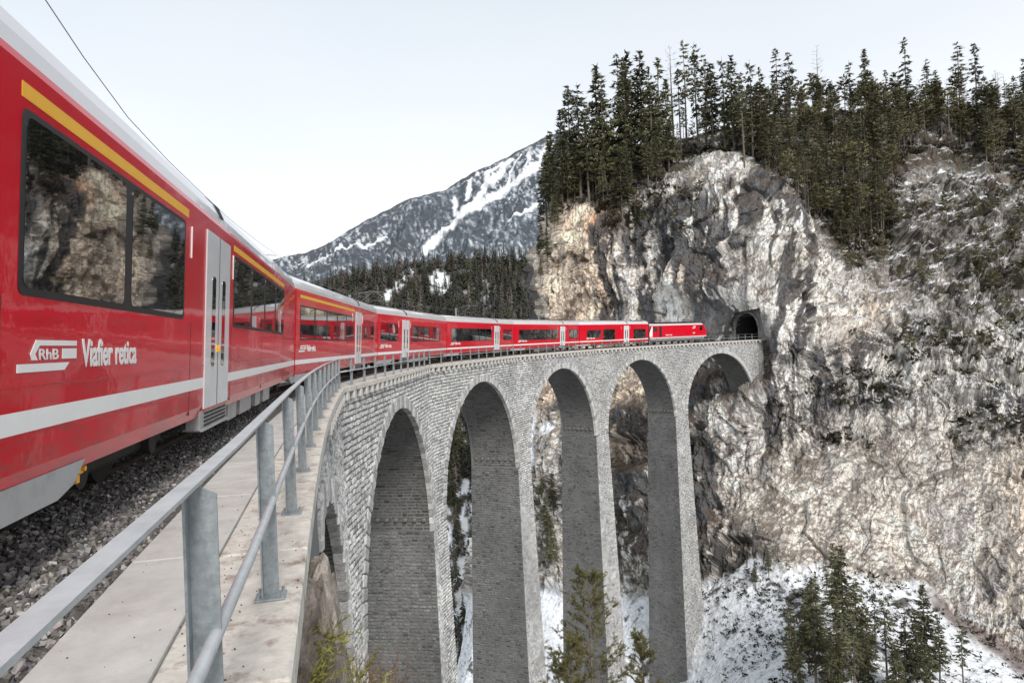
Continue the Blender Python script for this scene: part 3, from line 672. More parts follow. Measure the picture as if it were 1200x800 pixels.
for a, b in ((2.6, 6.6), (7.0, 9.9), (10.2, 12.8)):
    mb = MB(); mb.box(-.85, .85, a, b, 3.08, 3.34, bev=.06); mb.build('roof_equipment', M['under'], rf)
for yy in (3.6, 12.0):
    mb = MB()
    for s in (-1, 1): mb.tube([(s*.5, yy-.7, 3.38), (s*.45, yy+.7, 3.52), (s*.4, yy-.5, 3.62)], .025, 6)
    mb.tube([(-.75, yy-.5, 3.64), (.75, yy-.5, 3.64)], .03, 6); mb.tube([(-.5, yy-.7, 3.36), (.5, yy-.7, 3.36)], .04, 6); mb.build('pantograph', M['under'], rf)
for s in (1, -1):
    X = lambda a: s*(1.32+a)
    panel('white_stripe', y0+.1, y1-.1, .965, 1.06, X(-.01), X(.004), M['white'], loco)
    for a, b in ((1.28, 2.25), (L-2.3, L-1.5)): panel('cab_window', a, b, 1.95, 2.68, X(-.01), X(.006), M['glass'], loco, r=.08)
    panel('cab_door', 2.8, 3.4, 1.1, 2.78, X(-.01), X(.005), M['rubber'], loco, r=.05)
    for k in range(9): panel('vent_grille', 4.2+k*.8, 4.9+k*.8, 2.5, 2.78, X(-.01), X(.005), M['red'], loco)
    mb = MB(); pl = [(y0+.03, 1.2), (y0+.75, 1.2), (y0+.75, 2.75), (y0+.6, 2.75), (y0+.05, 1.8)]
    mb.prism(pl, X(-.01), X(.003), lambda u, v, h: (h, u, v)); mb.build('white_cab_panel', M['white'], loco)
e = link('emblem', lg_me, loco); e.location = (1.325, 11.6, 2.42); e.scale = (1, 1.1, 1.2)
b = link('lettering', rhb_me, loco); b.location = (1.327, 11.75, 1.45); b.scale = (1, 2.2, 2.2)
b = link('lettering', txt_me, loco); b.location = (1.327, 4.4, 1.32); b.scale = (1, 1.5, .9)
for yy, k in ((y0+.36, -1), (y1-.42, 1)):
    mb = MB(); pl = [(-1.05, 0), (1.05, 0), (.95, .92), (-.95, .92)]
    dy = .62
    mb.add([(x, yy+k*(.26-z/.95*.62*1.0)+k*.06, 1.80+z) for x, z in pl]+[(x, yy+k*(.26-z/.95*.62)-k*.06, 1.78+z) for x, z in pl], [(0, 1, 2, 3), (7, 6, 5, 4), (0, 4, 5, 1), (1, 5, 6, 2), (2, 6, 7, 3), (3, 7, 4, 0)]); mb.build('windscreen', M['glass'], loco)
    for s in (-1, 1):
        mb = MB(); mb.tube([(s*.85, (y0 if k < 0 else y1)-k*.12, 1.42), (s*.85, (y0 if k < 0 else y1)+k*.06, 1.42)], .11, 12); mb.build('headlight', M['white'], loco)
mb = MB(); mb.box(-1.22, 1.22, .8, L-.8, .62, .96, bev=.03); mb.build('underframe', M['unit'], loco)
for yy in (3.4, 8.0, 12.6): bogie(loco, yy)
# ------------------------------------------------------------------ overhead line: masts on the far side, wires
mast_at = [(0, SEGL[0]-2.5), (2, 0.8), (2, 18.0), (3, 16.5), (4, 14.0), (5, 12.0), (6, 8.5)]
wirepts = [CJ[0]+A_([0.5, -16, 4.9])]
names_near = ['the nearest coach', 'the second coach', 'the third coach', 'the fourth coach', 'the fifth coach', 'the sixth coach', 'the locomotive']
for q, (k, s) in enumerate(mast_at):
    lab = 'steel overhead line mast with curved arm, rising behind '+names_near[q]
    t = thing('catenary_mast', lab if q != 0 else 'steel overhead line mast standing behind the railing at the start of the viaduct', 'mast', mat=seg_matrix(k, s, 4.62, 0), group='overhead line masts')
    mb = MB(); mb.box(-.07, .07, -.07, .07, -.1, 4.85, bev=.01); mb.build('pole', M['mast'], t)
    mb = MB(); mb.tube([(0, 0, 4.55), (.7, 0, 4.95), (1.4, 0, 5.02), (2.2, 0, 4.92)], .016, 6); mb.tube([(0, 0, 3.9), (1.5, 0, 4.98)], .012, 6); mb.build('cantilever_arm', M['mast'], t)
    mb = MB(); mb.tube([(.25, 0, 4.70), (.55, 0, 4.87)], [.05, .06], 8); mb.build('insulator', M['under'], t)
    zz = 1 if q % 2 else -1
    wirepts.append(A_(seg_matrix(k, s, 4.62, 0) @ Vector((2.15+.15*zz, 0, 4.72))))
wirepts.append(DK(7, A_(8.0), A_(2.5), A_(4.5)))
M0, _L = car_matrix(0)
mess = [A_(M0 @ Vector((0, y, z))) for y, z in ((-14, 4.6), (-3, 5.45), (1, 5.35), (5.06, 5.0), (6, 4.82), (7.5, 4.62), (9.4, 4.55), (11.4, 4.54), (14, 4.54), (16.1, 4.58), (19.5, 4.70), (22.55, 4.84))]
for a, b in zip(wirepts[2:-1], wirepts[3:]):
    for u in np.linspace(0, 1, 9)[1:]: mess.append(a+(b-a)*u-A_([0, 0, .45*4*u*(1-u)])+A_([0, 0, .12]))
cont = [A_(M0 @ Vector((-.1, y, 4.36))) for y in (-14, 0, 22)]+[p-A_([0, 0, .42]) for p in wirepts[2:]]
mb = MB(); mb.tube(cont, .010, 5); o = mb.build('contact_wire', M['wire']); tag(o, 'thin overhead contact wire running just above the train roofs', 'wire')
mb = MB(); mb.tube(mess, .006, 5); o = mb.build('carrier_wire', M['wire']); tag(o, 'thin sagging carrier cable in the sky over the nearest coach', 'wire')
# ------------------------------------------------------------------ tunnel portal
K7 = 7
portal = thing('tunnel_portal', 'grey masonry tunnel mouth in the cliff at the end of the viaduct', 'tunnel portal')
Tc, Rp, Zc = 3.5, 2.45, 2.35
def facade(s0, s1):
    a = np.linspace(0, math.pi, 25); inner = [(Tc-Rp, -.1)]+[(Tc-Rp*math.cos(x), Zc+Rp*math.sin(x)) for x in a]+[(Tc+Rp, -.1)]
    outer = []
    for (t, z) in inner:
        dx, dz = t-Tc, max(z-1.0, 0.0001)
        k = min((4.6 if dx < 0 else 2.9)/max(abs(dx), 1e-6), 5.2/dz); outer.append((Tc+dx*k, min(6.2, 1.0+dz*k if z > 1 else z)))
    outer[0] = (Tc-4.6, -.1); outer[-1] = (Tc+2.9, -.1)
    mb = MB(); n = len(inner)
    for s in (s0, s1):
        for (t, z) in inner+outer: mb.v.append(tuple(DK(7, A_(s), A_(t), A_(z))))
    b = 2*n
    for i in range(n-1):
        mb.f += [(i, i+1, n+i+1, n+i), (b+i, b+n+i, b+n+i+1, b+i+1), (i, b+i, b+i+1, i+1), (n+i, n+i+1, b+n+i+1, b+n+i)]
    return mb
M['facade'] = mat('facade_masonry', (0.20, 0.195, 0.19), 0.95, var=0.35, scale=3, bump=0.04, bscale=5, dirt=(0.05, 0.05, 0.05, 0.7), dirtscale=.6)
facade(1.25, 2.2).build('facade_wall', M['facade'], portal)
for i in range(21):
    x0, x1 = math.pi*i/21+.012, math.pi*(i+1)/21-.012
    r0, r1 = Rp-.06, Rp+.42+.08*(i % 2); mb = MB()
    pl = [(Tc-r0*math.cos(x0), Zc+r0*math.sin(x0)), (Tc-r1*math.cos(x0), Zc+r1*math.sin(x0)), (Tc-r1*math.cos(x1), Zc+r1*math.sin(x1)), (Tc-r0*math.cos(x1), Zc+r0*math.sin(x1))]
    mb.prism(pl, 1.12, 1.5, lambda u, v, h: tuple(DK(7, A_(h), A_(u), A_(v)))); mb.build('arch_stone', M['facade'], portal)
mb = MB(); a = np.linspace(0, math.pi, 17); sec = [(Tc-Rp, -.3)]+[(Tc-Rp*math.cos(x), Zc+Rp*math.sin(x)) for x in a]+[(Tc+Rp, -.3)]; n = len(sec)
for s in (1.3, 30.0):
    for (t, z) in sec: mb.v.append(tuple(DK(7, A_(s), A_(t), A_(z))))
mb.f += [(i, i+1, n+i+1, n+i) for i in range(n-1)]+[tuple(range(n, 2*n)), (0, n, 2*n-1, n-1)]
link('tunnel_lining', mb.mesh('tunnel_lining'), portal, M['tunnel'])
mb = MB(); mb.box(-.3, .3, -.05, .05, -.2, .2, bev=.02); o = mb.build('tunnel_sign', M['white']); tag(o, 'small white plate on the wall right of the tunnel mouth', 'sign'); o.matrix_world = seg_matrix(7, 1.17, -0.35, 2.6)
# ------------------------------------------------------------------ TERRAIN
def blob(x, y, cx, cy, rx, ry, soft=0.5):
    d = np.sqrt(((x-cx)/rx)**2+((y-cy)/ry)**2); return 1-sstep(1-soft, 1+soft, d)
def polymask(x, y, poly, w):
    """soft mask around a polyline of width w"""
    best = np.full(x.shape, 1e9)
    for (x0, y0), (x1, y1) in zip(poly[:-1], poly[1:]):
        dx, dy = x1-x0, y1-y0; t = np.clip(((x-x0)*dx+(y-y0)*dy)/(dx*dx+dy*dy), 0, 1)
        best = np.minimum(best, np.hypot(x-x0-t*dx, y-y0-t*dy))
    return 1-sstep(w*.55, w*1.3, best)
def mix(a, b, t): return a+(A_(b)-a)*t[..., None]
def grid_faces(nv, nu, skip=None):
    i = np.arange(nv-1)[:, None]*nu+np.arange(nu-1)[None]
    f = np.stack([i, i+nu, i+nu+1, i+1], -1)
    if skip is not None: f = f[~skip]
    return f.reshape(-1, 4)
def normals(P):
    du = np.gradient(P, axis=1); dv = np.gradient(P, axis=0); n = np.cross(du, dv); n /= np.linalg.norm(n, axis=-1, keepdims=True)+1e-9
    v = CAM-P; s = np.sign((n*v).sum(-1)); s[s == 0] = 1; return n*s[..., None]
class Sheet:
    """terrain sheet surveyed from the photograph: depth field + relief; keeps a lookup so things can be stood on it"""
    def __init__(s, P, PX, PY, step=3): s.P, s.PX, s.PY, s.step = P, PX, PY, step
    def foot(s, px, py):
        if not hasattr(s, 'X'):
            rel = s.P-CAM; z = rel@CF; s.X = 600+FPX*(rel@CR)/z; s.Y = 400-FPX*(rel@CU)/z; s.Z = z
            q = s.step; s.sub = (s.X[::q, ::q].ravel(), s.Y[::q, ::q].ravel(), s.P[::q, ::q].reshape(-1, 3), s.Z[::q, ::q].ravel())
        x, y, P, Z = s.sub; k = np.argmin((x-px)**2+(y-py)**2); return P[k], Z[k]
# ---- the cliff
CREST = [(590, 268), (640, 232), (655, 216), (680, 196), (720, 178), (760, 168), (800, 160), (850, 150), (900, 138), (1000, 130), (1100, 126), (1200, 122), (1500, 112)]
LEFT = [(100, 655), (215, 652), (290, 650), (300, 640), (330, 629), (400, 626), (430, 622), (460, 612), (520, 600), (640, 560), (760, 540), (950, 500)]
cliffZ = tps([(650, 215, 165), (700, 185, 170), (800, 160, 167), (900, 138, 164), (1000, 128, 166), (1100, 122, 166), (1200, 120, 166), (1500, 112, 160),
 (655, 255, 153), (720, 240, 149), (800, 205, 143), (860, 195, 138), (900, 222, 133), (960, 270, 130), (1010, 330, 124), (1050, 205, 146), (1150, 215, 148), (1200, 235, 143), (1500, 240, 135),
 (635, 300, 153), (630, 395, 151), (700, 300, 146), (700, 390, 145), (770, 300, 137), (770, 390, 136), (840, 300, 128), (835, 345, 123), (910, 290, 124), (915, 345, 113.5), (960, 350, 118), (1050, 300, 132), (1150, 300, 134), (1200, 320, 130), (1500, 320, 118),
 (830, 392, 121.5), (848, 380, 120.5), (870, 350, 116), (895, 346, 113.5), (875, 378, 117), (906, 385, 111.3), (905, 430, 112.3), (868, 432, 124), (886, 458, 111.5), (868, 474, 113), (850, 500, 115), (842, 455, 121), (820, 500, 119), (900, 480, 114), (960, 450, 110), (1050, 430, 110), (1200, 430, 104), (1500, 430, 92),
 (820, 600, 113), (900, 600, 105), (1050, 600, 98), (1200, 600, 92), (1500, 600, 80), (730, 460, 130), (730, 560, 124), (730, 660, 117), (640, 460, 152), (640, 560, 142), (640, 680, 128),
 (820, 690, 105), (880, 662, 101), (960, 672, 97), (1060, 682, 94), (1130, 720, 88), (1200, 768, 81), (1500, 850, 62),
 (828, 745, 99.5), (802, 792, 98.5), (770, 860, 97), (860, 800, 88), (960, 760, 82), (960, 880, 66), (1060, 880, 62), (1200, 880, 64), (1500, 940, 55), (730, 745, 110), (730, 880, 98), (640, 760, 118), (640, 900, 104), (590, 620, 146), (590, 780, 118), (560, 900, 100)])
NU, NV = 800, 800
uu, vv = np.meshgrid(np.linspace(0, 1, NU), np.linspace(0, 1, NV))
# more columns where the frame is (x<1250)
ux = interp([(0, 0), (.86, .70), (1, 1)], uu)
PY = np.zeros_like(uu); PX = np.zeros_like(uu)
PXr = 590+ux*(1500-590)
for _ in range(3):
    cr = interp(CREST, PXr); PY = cr+vv*(960-cr); lf = interp(LEFT, PY); PXr = lf+ux*(1500-lf)
PX = PXr
warp = fbm(np.stack([PX/40, PY/40, PX*0], -1), 4, 3)
Z = cliffZ(PX, PY)
# the left edge turns away from us
edge = np.clip(1-(PX-interp(LEFT, PY))/14.0, 0, 1); Z = Z+edge**2*26
P0 = at(PX, PY, Z)
N0 = normals(P0)
# zones
talus_line = interp([(500, 700), (615, 690), (640, 690), (720, 690), (760, 700), (820, 692), (850, 676), (880, 660), (960, 668), (1040, 676), (1090, 690), (1130, 722), (1170, 748), (1200, 766), (1500, 880)], PX)
talus = sstep(-6, 10, PY-talus_line+warp*16)
upper = sstep(0, 1, np.clip((PX-960)/70, 0, 1))*(1-sstep(380, 430, PY+ (PX-1050)*-0.05))*sstep(0, 20, PY-interp([(900, 210), (1000, 330), (1030, 380), (1100, 390)], PX)*0-150)
upper = sstep(940, 1040, PX+warp*20-np.clip(PY-250, 0, 200)*.35)*(1-sstep(335, 400, PY+warp*30-(PX-1100)*.12))
top = 1-sstep(-6, 14, PY-interp([(640, 238), (680, 240), (720, 238), (750, 232), (790, 205), (830, 185), (865, 192), (900, 215), (950, 262), (1000, 318), (1040, 300), (1060, 200), (1100, 190), (1150, 205), (1200, 222), (1500, 240)], PX)+warp*14)
portal_m = blob(PX, PY, 872, 380, 48, 36, .5)
rock = 1-np.maximum(talus, top*.5)
Q = P0
big = fbm(Q*0.035, 3, 11)*4.0
slabd = blob(PX, PY, 1060, 600, 170, 100, .4)*.7
vert = fbm(Q*A_([.11, .11, .04]), 5, 21, ridged=True, gain=.6)*3.2*(1-slabd)
vert2 = fbm(Q*A_([.34, .34, .16]), 4, 31, ridged=True, gain=.6)*1.3*(1-slabd*.6)
med = fbm(Q*0.45, 4, 41)*1.1
fine = fbm(Q*1.5, 3, 51, ridged=True, gain=.65)*0.42
ledge = np.sin(Q[..., 2]*1.1+fbm(Q*.08, 3, 61)*7)
amp = (0.25+0.75*rock)*(1-0.85*portal_m)
_w = fbm(Q*.15, 3, 301); Qw = Q+_w[..., None]*A_([2.5, 2.5, 1.5])
a1, a2, ac, av = worley(Qw*A_([.11, .11, .065]), 310); b1_, b2_, bc, bv_ = worley(Qw*A_([.34, .34, .20]), 320); c1_, c2_, cc_, cv_ = worley(Qw*A_([.9, .9, .62]), 330)
tilt = lambda c, v, k: (np.sin(c*91.7)*v[..., 0]+np.cos(c*57.3)*v[..., 1]+np.sin(c*33.1+1)*v[..., 2])*k
frac = (ac-.5)*1.6*sstep(0, .12, a2-a1)+tilt(ac, av, 1.5)+(bc-.5)*.7*sstep(0, .14, b2_-b1_)+tilt(bc, bv_, .7)+(cc_-.5)*.25*sstep(0, .2, c2_-c1_)+tilt(cc_, cv_, .25)
_cm = sstep(-.1, .2, fbm(Q*.2, 3, 340)); crk = np.maximum.reduce([(1-sstep(.0, .035, a2-a1)), (1-sstep(.0, .05, b2_-b1_))*.7, (1-sstep(.0, .07, c2_-c1_))*.5])*_cm
frac = (frac-crk*.25)*(1-.8*slabd)
strk = fbm(np.stack([(PY-PX*.75)/15+warp*1.6, (PX*.8+PY*.6)/46, PX*0+2], -1), 5, 350, ridged=True, gain=.55)*slabd*.60+fbm(np.stack([PX/9+warp*2, PY/52, PX*0+4], -1), 6, 360, ridged=True, gain=.55)*(1-slabd)*.55
disp = strk*rock*(1-portal_m)+frac*rock*(1-0.85*portal_m)+(big*(1-.6*talus)+vert*rock*.55+vert2*(.2+.25*rock)*(1-slabd*.8)+med*(1-.7*talus)*.6*(1-.3*slabd))*amp+fine*(1-.7*talus)*(1-.5*portal_m)*.5+fbm(Q*A_([.16, .16, .45])+warp[..., None]*.6, 4, 63, ridged=True, gain=.45)*1.5*upper+fbm(Q*.3, 4, 71)*talus*.5
# keep rock clear of the deck: no outward bulge near the track
near_track = blob(PX, PY, 800, 400, 110, 50, .4)
disp = np.where(disp > 0, disp*(1-.85*near_track), disp)
# little cave behind the fourth full arch
cave = blob(PX, PY, 735, 530, 34, 18, .5)*sstep(508, 514, PY); disp = disp-cave*5
P = P0+N0*disp[..., None]
N1 = normals(P)
cliff_sheet = Sheet(P, PX, PY)
# --- albedo
lf_ = fbm(np.stack([PX/34, PY/34, PX*0+5], -1), 5, 81); st = fbm(np.stack([PX/8+warp*1.8, PY/55, PX*0], -1), 5, 91); st2 = fbm(np.stack([PX/3.0+warp*1.5, PY/17, PX*0+3], -1), 4, 95)
hf = fbm(Q*0.9, 5, 101, gain=.65); hf2 = fbm(Q*A_([1.6, 1.6, 2.2]), 4, 105, ridged=True, gain=.65); mfz = fbm(np.stack([PX/14+warp, PY/14, PX*0+9], -1), 5, 107, gain=.6)
B = lambda *a: blob(PX+warp*9+mfz*6, PY+lf_*12, *a)
C = np.zeros(P.shape)+A_([.54, .52, .49])
C = mix(C, [.82, .785, .725], sstep(-.18, .12, lf_*.7+.45*mfz+.2*hf))
creamz = np.maximum.reduce([B(690, 320, 60, 110, .4), B(1010, 350, 46, 60, .5)*.7, B(730, 485, 50, 60, .5), B(1195, 620, 40, 150, .6)*.5, B(640, 440, 30, 40, .5), B(800, 350, 30, 40, .5)*.4, B(920, 590, 90, 60, .6)*.4, B(730, 530, 40, 22, .3)])
C = mix(C, [.77, .635, .51], creamz*sstep(-.5, -.05, lf_*.4+.3+.3*mfz)*.9)
C = mix(C, [.66, .37, .20], np.maximum.reduce([B(716, 262, 15, 17, .7), B(703, 275, 9, 12, .7), B(806, 308, 6, 7, .6)])*.5)
C = mix(C, [.86, .83, .79], np.maximum.reduce([B(935, 420, 20, 50, .6), B(860, 215, 30, 22, .7), B(735, 330, 14, 60, .6), B(790, 365, 14, 42, .5), B(1040, 600, 150, 66, .7), B(870, 530, 24, 50, .6), B(985, 330, 30, 50, .6), B(912, 480, 8, 60, .6), B(1120, 640, 90, 60, .7), B(790, 215, 30, 20, .6)])*.7*sstep(-.5, .0, mfz*.6+.2))
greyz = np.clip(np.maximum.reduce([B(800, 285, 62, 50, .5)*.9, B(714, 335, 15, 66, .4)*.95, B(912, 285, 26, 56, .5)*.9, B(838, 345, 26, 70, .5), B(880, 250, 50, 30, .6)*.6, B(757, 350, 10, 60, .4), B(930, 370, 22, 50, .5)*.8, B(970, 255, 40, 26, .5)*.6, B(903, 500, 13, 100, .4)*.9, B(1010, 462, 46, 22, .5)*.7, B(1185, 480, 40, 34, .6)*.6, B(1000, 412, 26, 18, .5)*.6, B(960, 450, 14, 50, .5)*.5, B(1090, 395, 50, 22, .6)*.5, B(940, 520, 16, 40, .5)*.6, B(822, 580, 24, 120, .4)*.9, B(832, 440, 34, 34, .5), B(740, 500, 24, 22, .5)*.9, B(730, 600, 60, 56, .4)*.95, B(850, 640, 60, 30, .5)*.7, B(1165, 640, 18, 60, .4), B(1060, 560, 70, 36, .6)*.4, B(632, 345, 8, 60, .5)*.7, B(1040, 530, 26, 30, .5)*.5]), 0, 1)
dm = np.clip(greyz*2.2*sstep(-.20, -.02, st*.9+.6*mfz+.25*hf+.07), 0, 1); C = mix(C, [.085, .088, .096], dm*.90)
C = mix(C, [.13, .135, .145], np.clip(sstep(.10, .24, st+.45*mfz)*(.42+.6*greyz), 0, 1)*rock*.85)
slabz = B(1060, 600, 170, 100, .4); C = mix(C, [.74, .69, .63], slabz*.6)
C = mix(C, [.11, .105, .105], sstep(.22, .36, st2+.35*hf)*.55*rock*(1-.75*slabz))
C = mix(C, [.36, .31, .26], slabz*sstep(.05, .35, fbm(np.stack([(PY-PX*.75)/8, (PX*.8+PY*.6)/40, PX*0], -1), 4, 112))*.6)
C = mix(C, [.10, .085, .07], sstep(.36, .46, hf2*.6+hf*.5)*.5*rock*(1-.7*slabz))
C = C*(1+rock*((bc-.5)*.35+(cc_-.5)*.25))[..., None]; C = mix(C, [.09, .08, .072], np.clip(crk, 0, 1)*.55*rock*(1-.6*slabd))
sd = fbm(np.stack([(PY-PX*.75)/8+warp, (PX*.8+PY*.6)/34, PX*0], -1), 5, 109, gain=.6)
sc_ = mix(np.zeros(P.shape)+A_([.82, .77, .71]), [.60, .545, .49], sstep(-.05, .2, sd)); sc_ = mix(sc_, [.80, .66, .52], B(1195, 600, 40, 120, .6)*.6); sc_ = mix(sc_, [.42, .41, .41], sstep(.12, .3, st*.7+.5*mfz)*.8)
C = mix(C, sc_, slabz*.72*(1-dm)*(1-.6*np.clip(crk, 0, 1)))
C = np.clip((C-.08)*1.28+.055, .02, .93)
# brown earth + dead grass on flatter spots, and the wooded top
flat = N1[..., 2]
brown = A_([.105, .074, .052])
C = mix(C, brown, sstep(.28, .55, flat+.2*hf)*rock*.75)
vegz = np.maximum.reduce([blob(PX, PY, 1010, 460, 46, 24, .5), blob(PX, PY, 985, 515, 30, 20, .5)*.8, blob(PX, PY, 1150, 510, 60, 26, .6), blob(PX, PY, 790, 250, 30, 40, .5)*.7, blob(PX, PY, 1130, 420, 70, 20, .6)*.6, blob(PX, PY, 640, 600, 16, 90, .4), blob(PX, PY, 935, 440, 20, 12, .5)*.7, blob(PX, PY, 860, 650, 40, 24, .5), blob(PX, PY, 720, 590, 30, 90, .5)*.6])
C = mix(C, [.030, .030, .018], vegz*sstep(-.05, .2, hf+.25*lf_)*.75)
C = mix(C, mix(np.zeros(P.shape)+A_([.085, .062, .045]), [.045, .048, .028], sstep(-.2, .3, hf)), np.clip(top, 0, 1)*.95)
# rock and snow of the upper right
upn = upper*(1-top)
C = mix(C, [.20, .185, .165], upn*.75); C = mix(C, [.050, .040, .030], upn*sstep(-.2, .05, hf*.8+.5*mfz)*.9); C = mix(C, [.50, .46, .43], upn*sstep(.16, .28, mfz+.4*hf)*.6)
snowy = fbm(Q*A_([.30, .30, 1.7])+_w[..., None], 5, 111, gain=.6)
C = mix(C, [.82, .83, .86], upn*sstep(.31, .40, flat*.42+snowy*1.0+.3*hf+.10*blob(PX, PY, 1100, 230, 60, 40, .6)-.12))
C = mix(C, [.82, .83, .85], (1-upn)*rock*(1-slabz)*sstep(.72, .86, flat+.6*snowy)*.7*sstep(940, 1000, PX))
C = mix(C, [.78, .79, .82], top*sstep(.28, .45, snowy+.2*flat)*.5)
# talus: snow with dark ground showing
tn = fbm(Q*A_([1.1, 1.1, .8]), 5, 121); tb = fbm(Q*.16, 4, 131)
bare = np.clip(sstep(.20, .48, tn*.9+tb*.55+.22*blob(PX, PY, 900, 690, 60, 26, .6)+.18*blob(PX, PY, 960, 760, 60, 60, .6)-.45*blob(PX, PY, 850, 765, 50, 70, .6)), 0, 1)
C = mix(C, [.84, .86, .89], talus); C = mix(C, [.085, .075, .062], talus*bare*.92)
bandb = sstep(0, 8, PY-talus_line+6)*(1-sstep(12, 30, PY-talus_line+warp*18))*sstep(1060, 1110, PX); C = mix(C, [.15, .10, .08], bandb*.85)
# snow behind the third full arch
sn3 = sstep(0, 1, (polymask(PX, PY, [(618, 485), (620, 540), (612, 600)], 13)+blob(PX, PY, 648, 505, 10, 9, .4)*.8)); C = mix(C, [.82, .84, .87], sn3*sstep(-.35, .0, hf+.25))
C = mix(C, [.02, .018, .016], cave*sstep(.1, .5, 1-sstep(512, 522, PY))*.6)  # shade in the cave mouth painted near-black into the rock colour
C = np.clip(C, .012, .9)
sk = ((PX > 850) & (PX < 900) & (PY > 352) & (PY < 403)); hz = (P-VX[7]); e7 = (VX[8]-VX[7])/np.linalg.norm(VX[8]-VX[7]); al = hz@e7; lt = hz@MI[7]; up = hz[..., 2]
inside = (al > -6) & (al < 6) & (lt > -0.75) & (lt < 6.4) & (up > -0.6) & (up < 5.5-np.maximum(0, lt-4.6)*1.3+warp*1.2)
skip = inside[:-1, :-1] | inside[1:, 1:] | inside[:-1, 1:] | inside[1:, :-1]
# back of the ridge: falls away behind the crest
Fm = grid_faces(NV, NU, skip)
back = []
bdir = CF.copy(); bdir[2] = 0; bdir /= np.linalg.norm(bdir)
for k, (dd, dz) in enumerate(((10, -1.0), (30, -8), (80, -45), (160, -95))): back.append(P[0]+bdir*dd+A_([0, 0, dz]))
back = A_(back[::-1]); nb_ = len(back)
PB = np.concatenate([back, P[:1]]); 
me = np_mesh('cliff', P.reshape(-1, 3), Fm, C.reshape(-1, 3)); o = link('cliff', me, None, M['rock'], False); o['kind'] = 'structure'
me = np_mesh('ridge_back', PB.reshape(-1, 3), grid_faces(nb_+1, NU), np.zeros((PB.reshape(-1, 3).shape[0], 3))+A_([.08, .07, .055])); o = link('ridge_back', me, None, M['rock'], True); o['kind'] = 'structure'
# ---- forested hillside across the gorge
hillZ = tps([(300, 340, 900), (340, 338, 880), (430, 312, 820), (520, 300, 760), (620, 292, 700), (760, 285, 700), (300, 400, 560), (430, 400, 520), (560, 400, 480), (700, 400, 480), (400, 600, 300), (535, 600, 260), (640, 600, 240), (760, 600, 240), (400, 950, 190), (640, 950, 150), (760, 950, 150)])
nu, nv = 260, 240
uu, vv = np.meshgrid(np.linspace(0, 1, nu), np.linspace(0, 1, nv))
PX = 180+uu*(780-180); cr = interp([(180, 362), (300, 345), (370, 332), (430, 318), (500, 308), (560, 304), (640, 300), (780, 290)], PX); PY = cr+vv**1.3*(1000-cr)
P0 = at(PX, PY, hillZ(PX, PY)); N0 = normals(P0); P = P0+N0*(fbm(P0*.01, 4, 5)*10+fbm(P0*.06, 3, 6)*2.0)[..., None]
hill_sheet = Sheet(P, PX, PY, 1)
nh = fbm(P0*.03, 5, 7); nh2 = fbm(P0*.15, 4, 8)
C = np.zeros(P.shape)+A_([.055, .05, .042])
clear = np.maximum.reduce([polymask(PX, PY, [(452, 348), (470, 335), (482, 322)], 5), blob(PX, PY, 515, 331, 13, 9, .4), blob(PX, PY, 350, 355, 20, 10, .5)*.5])
C = mix(C, [.78, .80, .82], np.clip(clear*1.2*sstep(-.5, -.1, nh2)+sstep(.15, .4, nh)*.35, 0, 1))
deep = sstep(430, 470, PY); sn = sstep(-.05, .2, nh2+.4*nh+.06); C = mix(C, [.80, .82, .85], deep*sn*.95); C = mix(C, [.06, .055, .04], deep*(1-sn)*.8)
me = np_mesh('hillside', P.reshape(-1, 3), grid_faces(nv, nu), C.reshape(-1, 3)); o = link('hillside', me, None, M['snow'], True); o['kind'] = 'structure'
# ---- far mountain
RIDGE = [(60, 330), (200, 318), (318, 306), (345, 299), (372, 291.5), (405, 275), (435, 256), (480, 233), (522, 224), (561, 200), (594, 186), (627, 168), (648, 158), (668, 152), (700, 190), (760, 240), (1000, 300)]
nu, nv = 700, 380
uu, vv = np.meshgrid(np.linspace(0, 1, nu), np.linspace(0, 1, nv))
PX = 60+uu*(1000-60); cr = interp(RIDGE, PX); PY = cr+vv*(420-cr)
Z = 2600-1300*vv**.8-(PX-300)*.35
P0 = at(PX, PY, Z); N0 = normals(P0)
rid = fbm(np.stack([PX/42+PY/130., PY/120-PX/300, PX*0], -1), 5, 15, ridged=True); k0 = sstep(0, .1, vv)
P = P0+N0*((rid*46+fbm(P0*.01, 4, 16)*16)*(.15+.85*k0))[..., None]+A_([0, 0, 1.])*(fbm(P0*.03, 3, 17)*5)[..., None]
C = np.zeros(P.shape)+A_([.070, .082, .098])
n1_ = fbm(np.stack([PX/9, PY/9, PX*0], -1), 5, 25); n2_ = fbm(np.stack([PX/3.0+PY/6, PY/3.4-PX/8, PX*0], -1), 4, 26); n3_ = fbm(np.stack([PX/2.6, PY/4.2, PX*0], -1), 4, 27, gain=.75)
C = mix(C, [.36, .39, .43], np.clip(sstep(-.15, .45, n1_*.35+n2_*.4+n3_*1.0)*.75, 0, 1))
ch = np.zeros_like(PX)
wob = n1_*2.6+n2_*1.2+n3_*1.2
for poly, w_ in (([(644, 170), (638, 200), (622, 215), (600, 225), (572, 243), (550, 258), (520, 280), (500, 296)], 4.6), ([(600, 190), (588, 210), (572, 228), (560, 245), (540, 262), (515, 283)], 3.4), ([(535, 238), (536, 255), (545, 262)], 3.2), ([(622, 180), (624, 200), (618, 214)], 2.4), ([(655, 235), (625, 255), (600, 268)], 1.8), ([(612, 186), (604, 205), (598, 222)], 1.6), ([(356, 322), (375, 312), (400, 303), (430, 292), (452, 276)], 1.1), ([(560, 205), (553, 222), (548, 240)], 2.6), ([(590, 196), (575, 210), (570, 232)], 3.5)): ch = np.maximum(ch, polymask(PX+wob, PY+wob*.6, poly, w_))
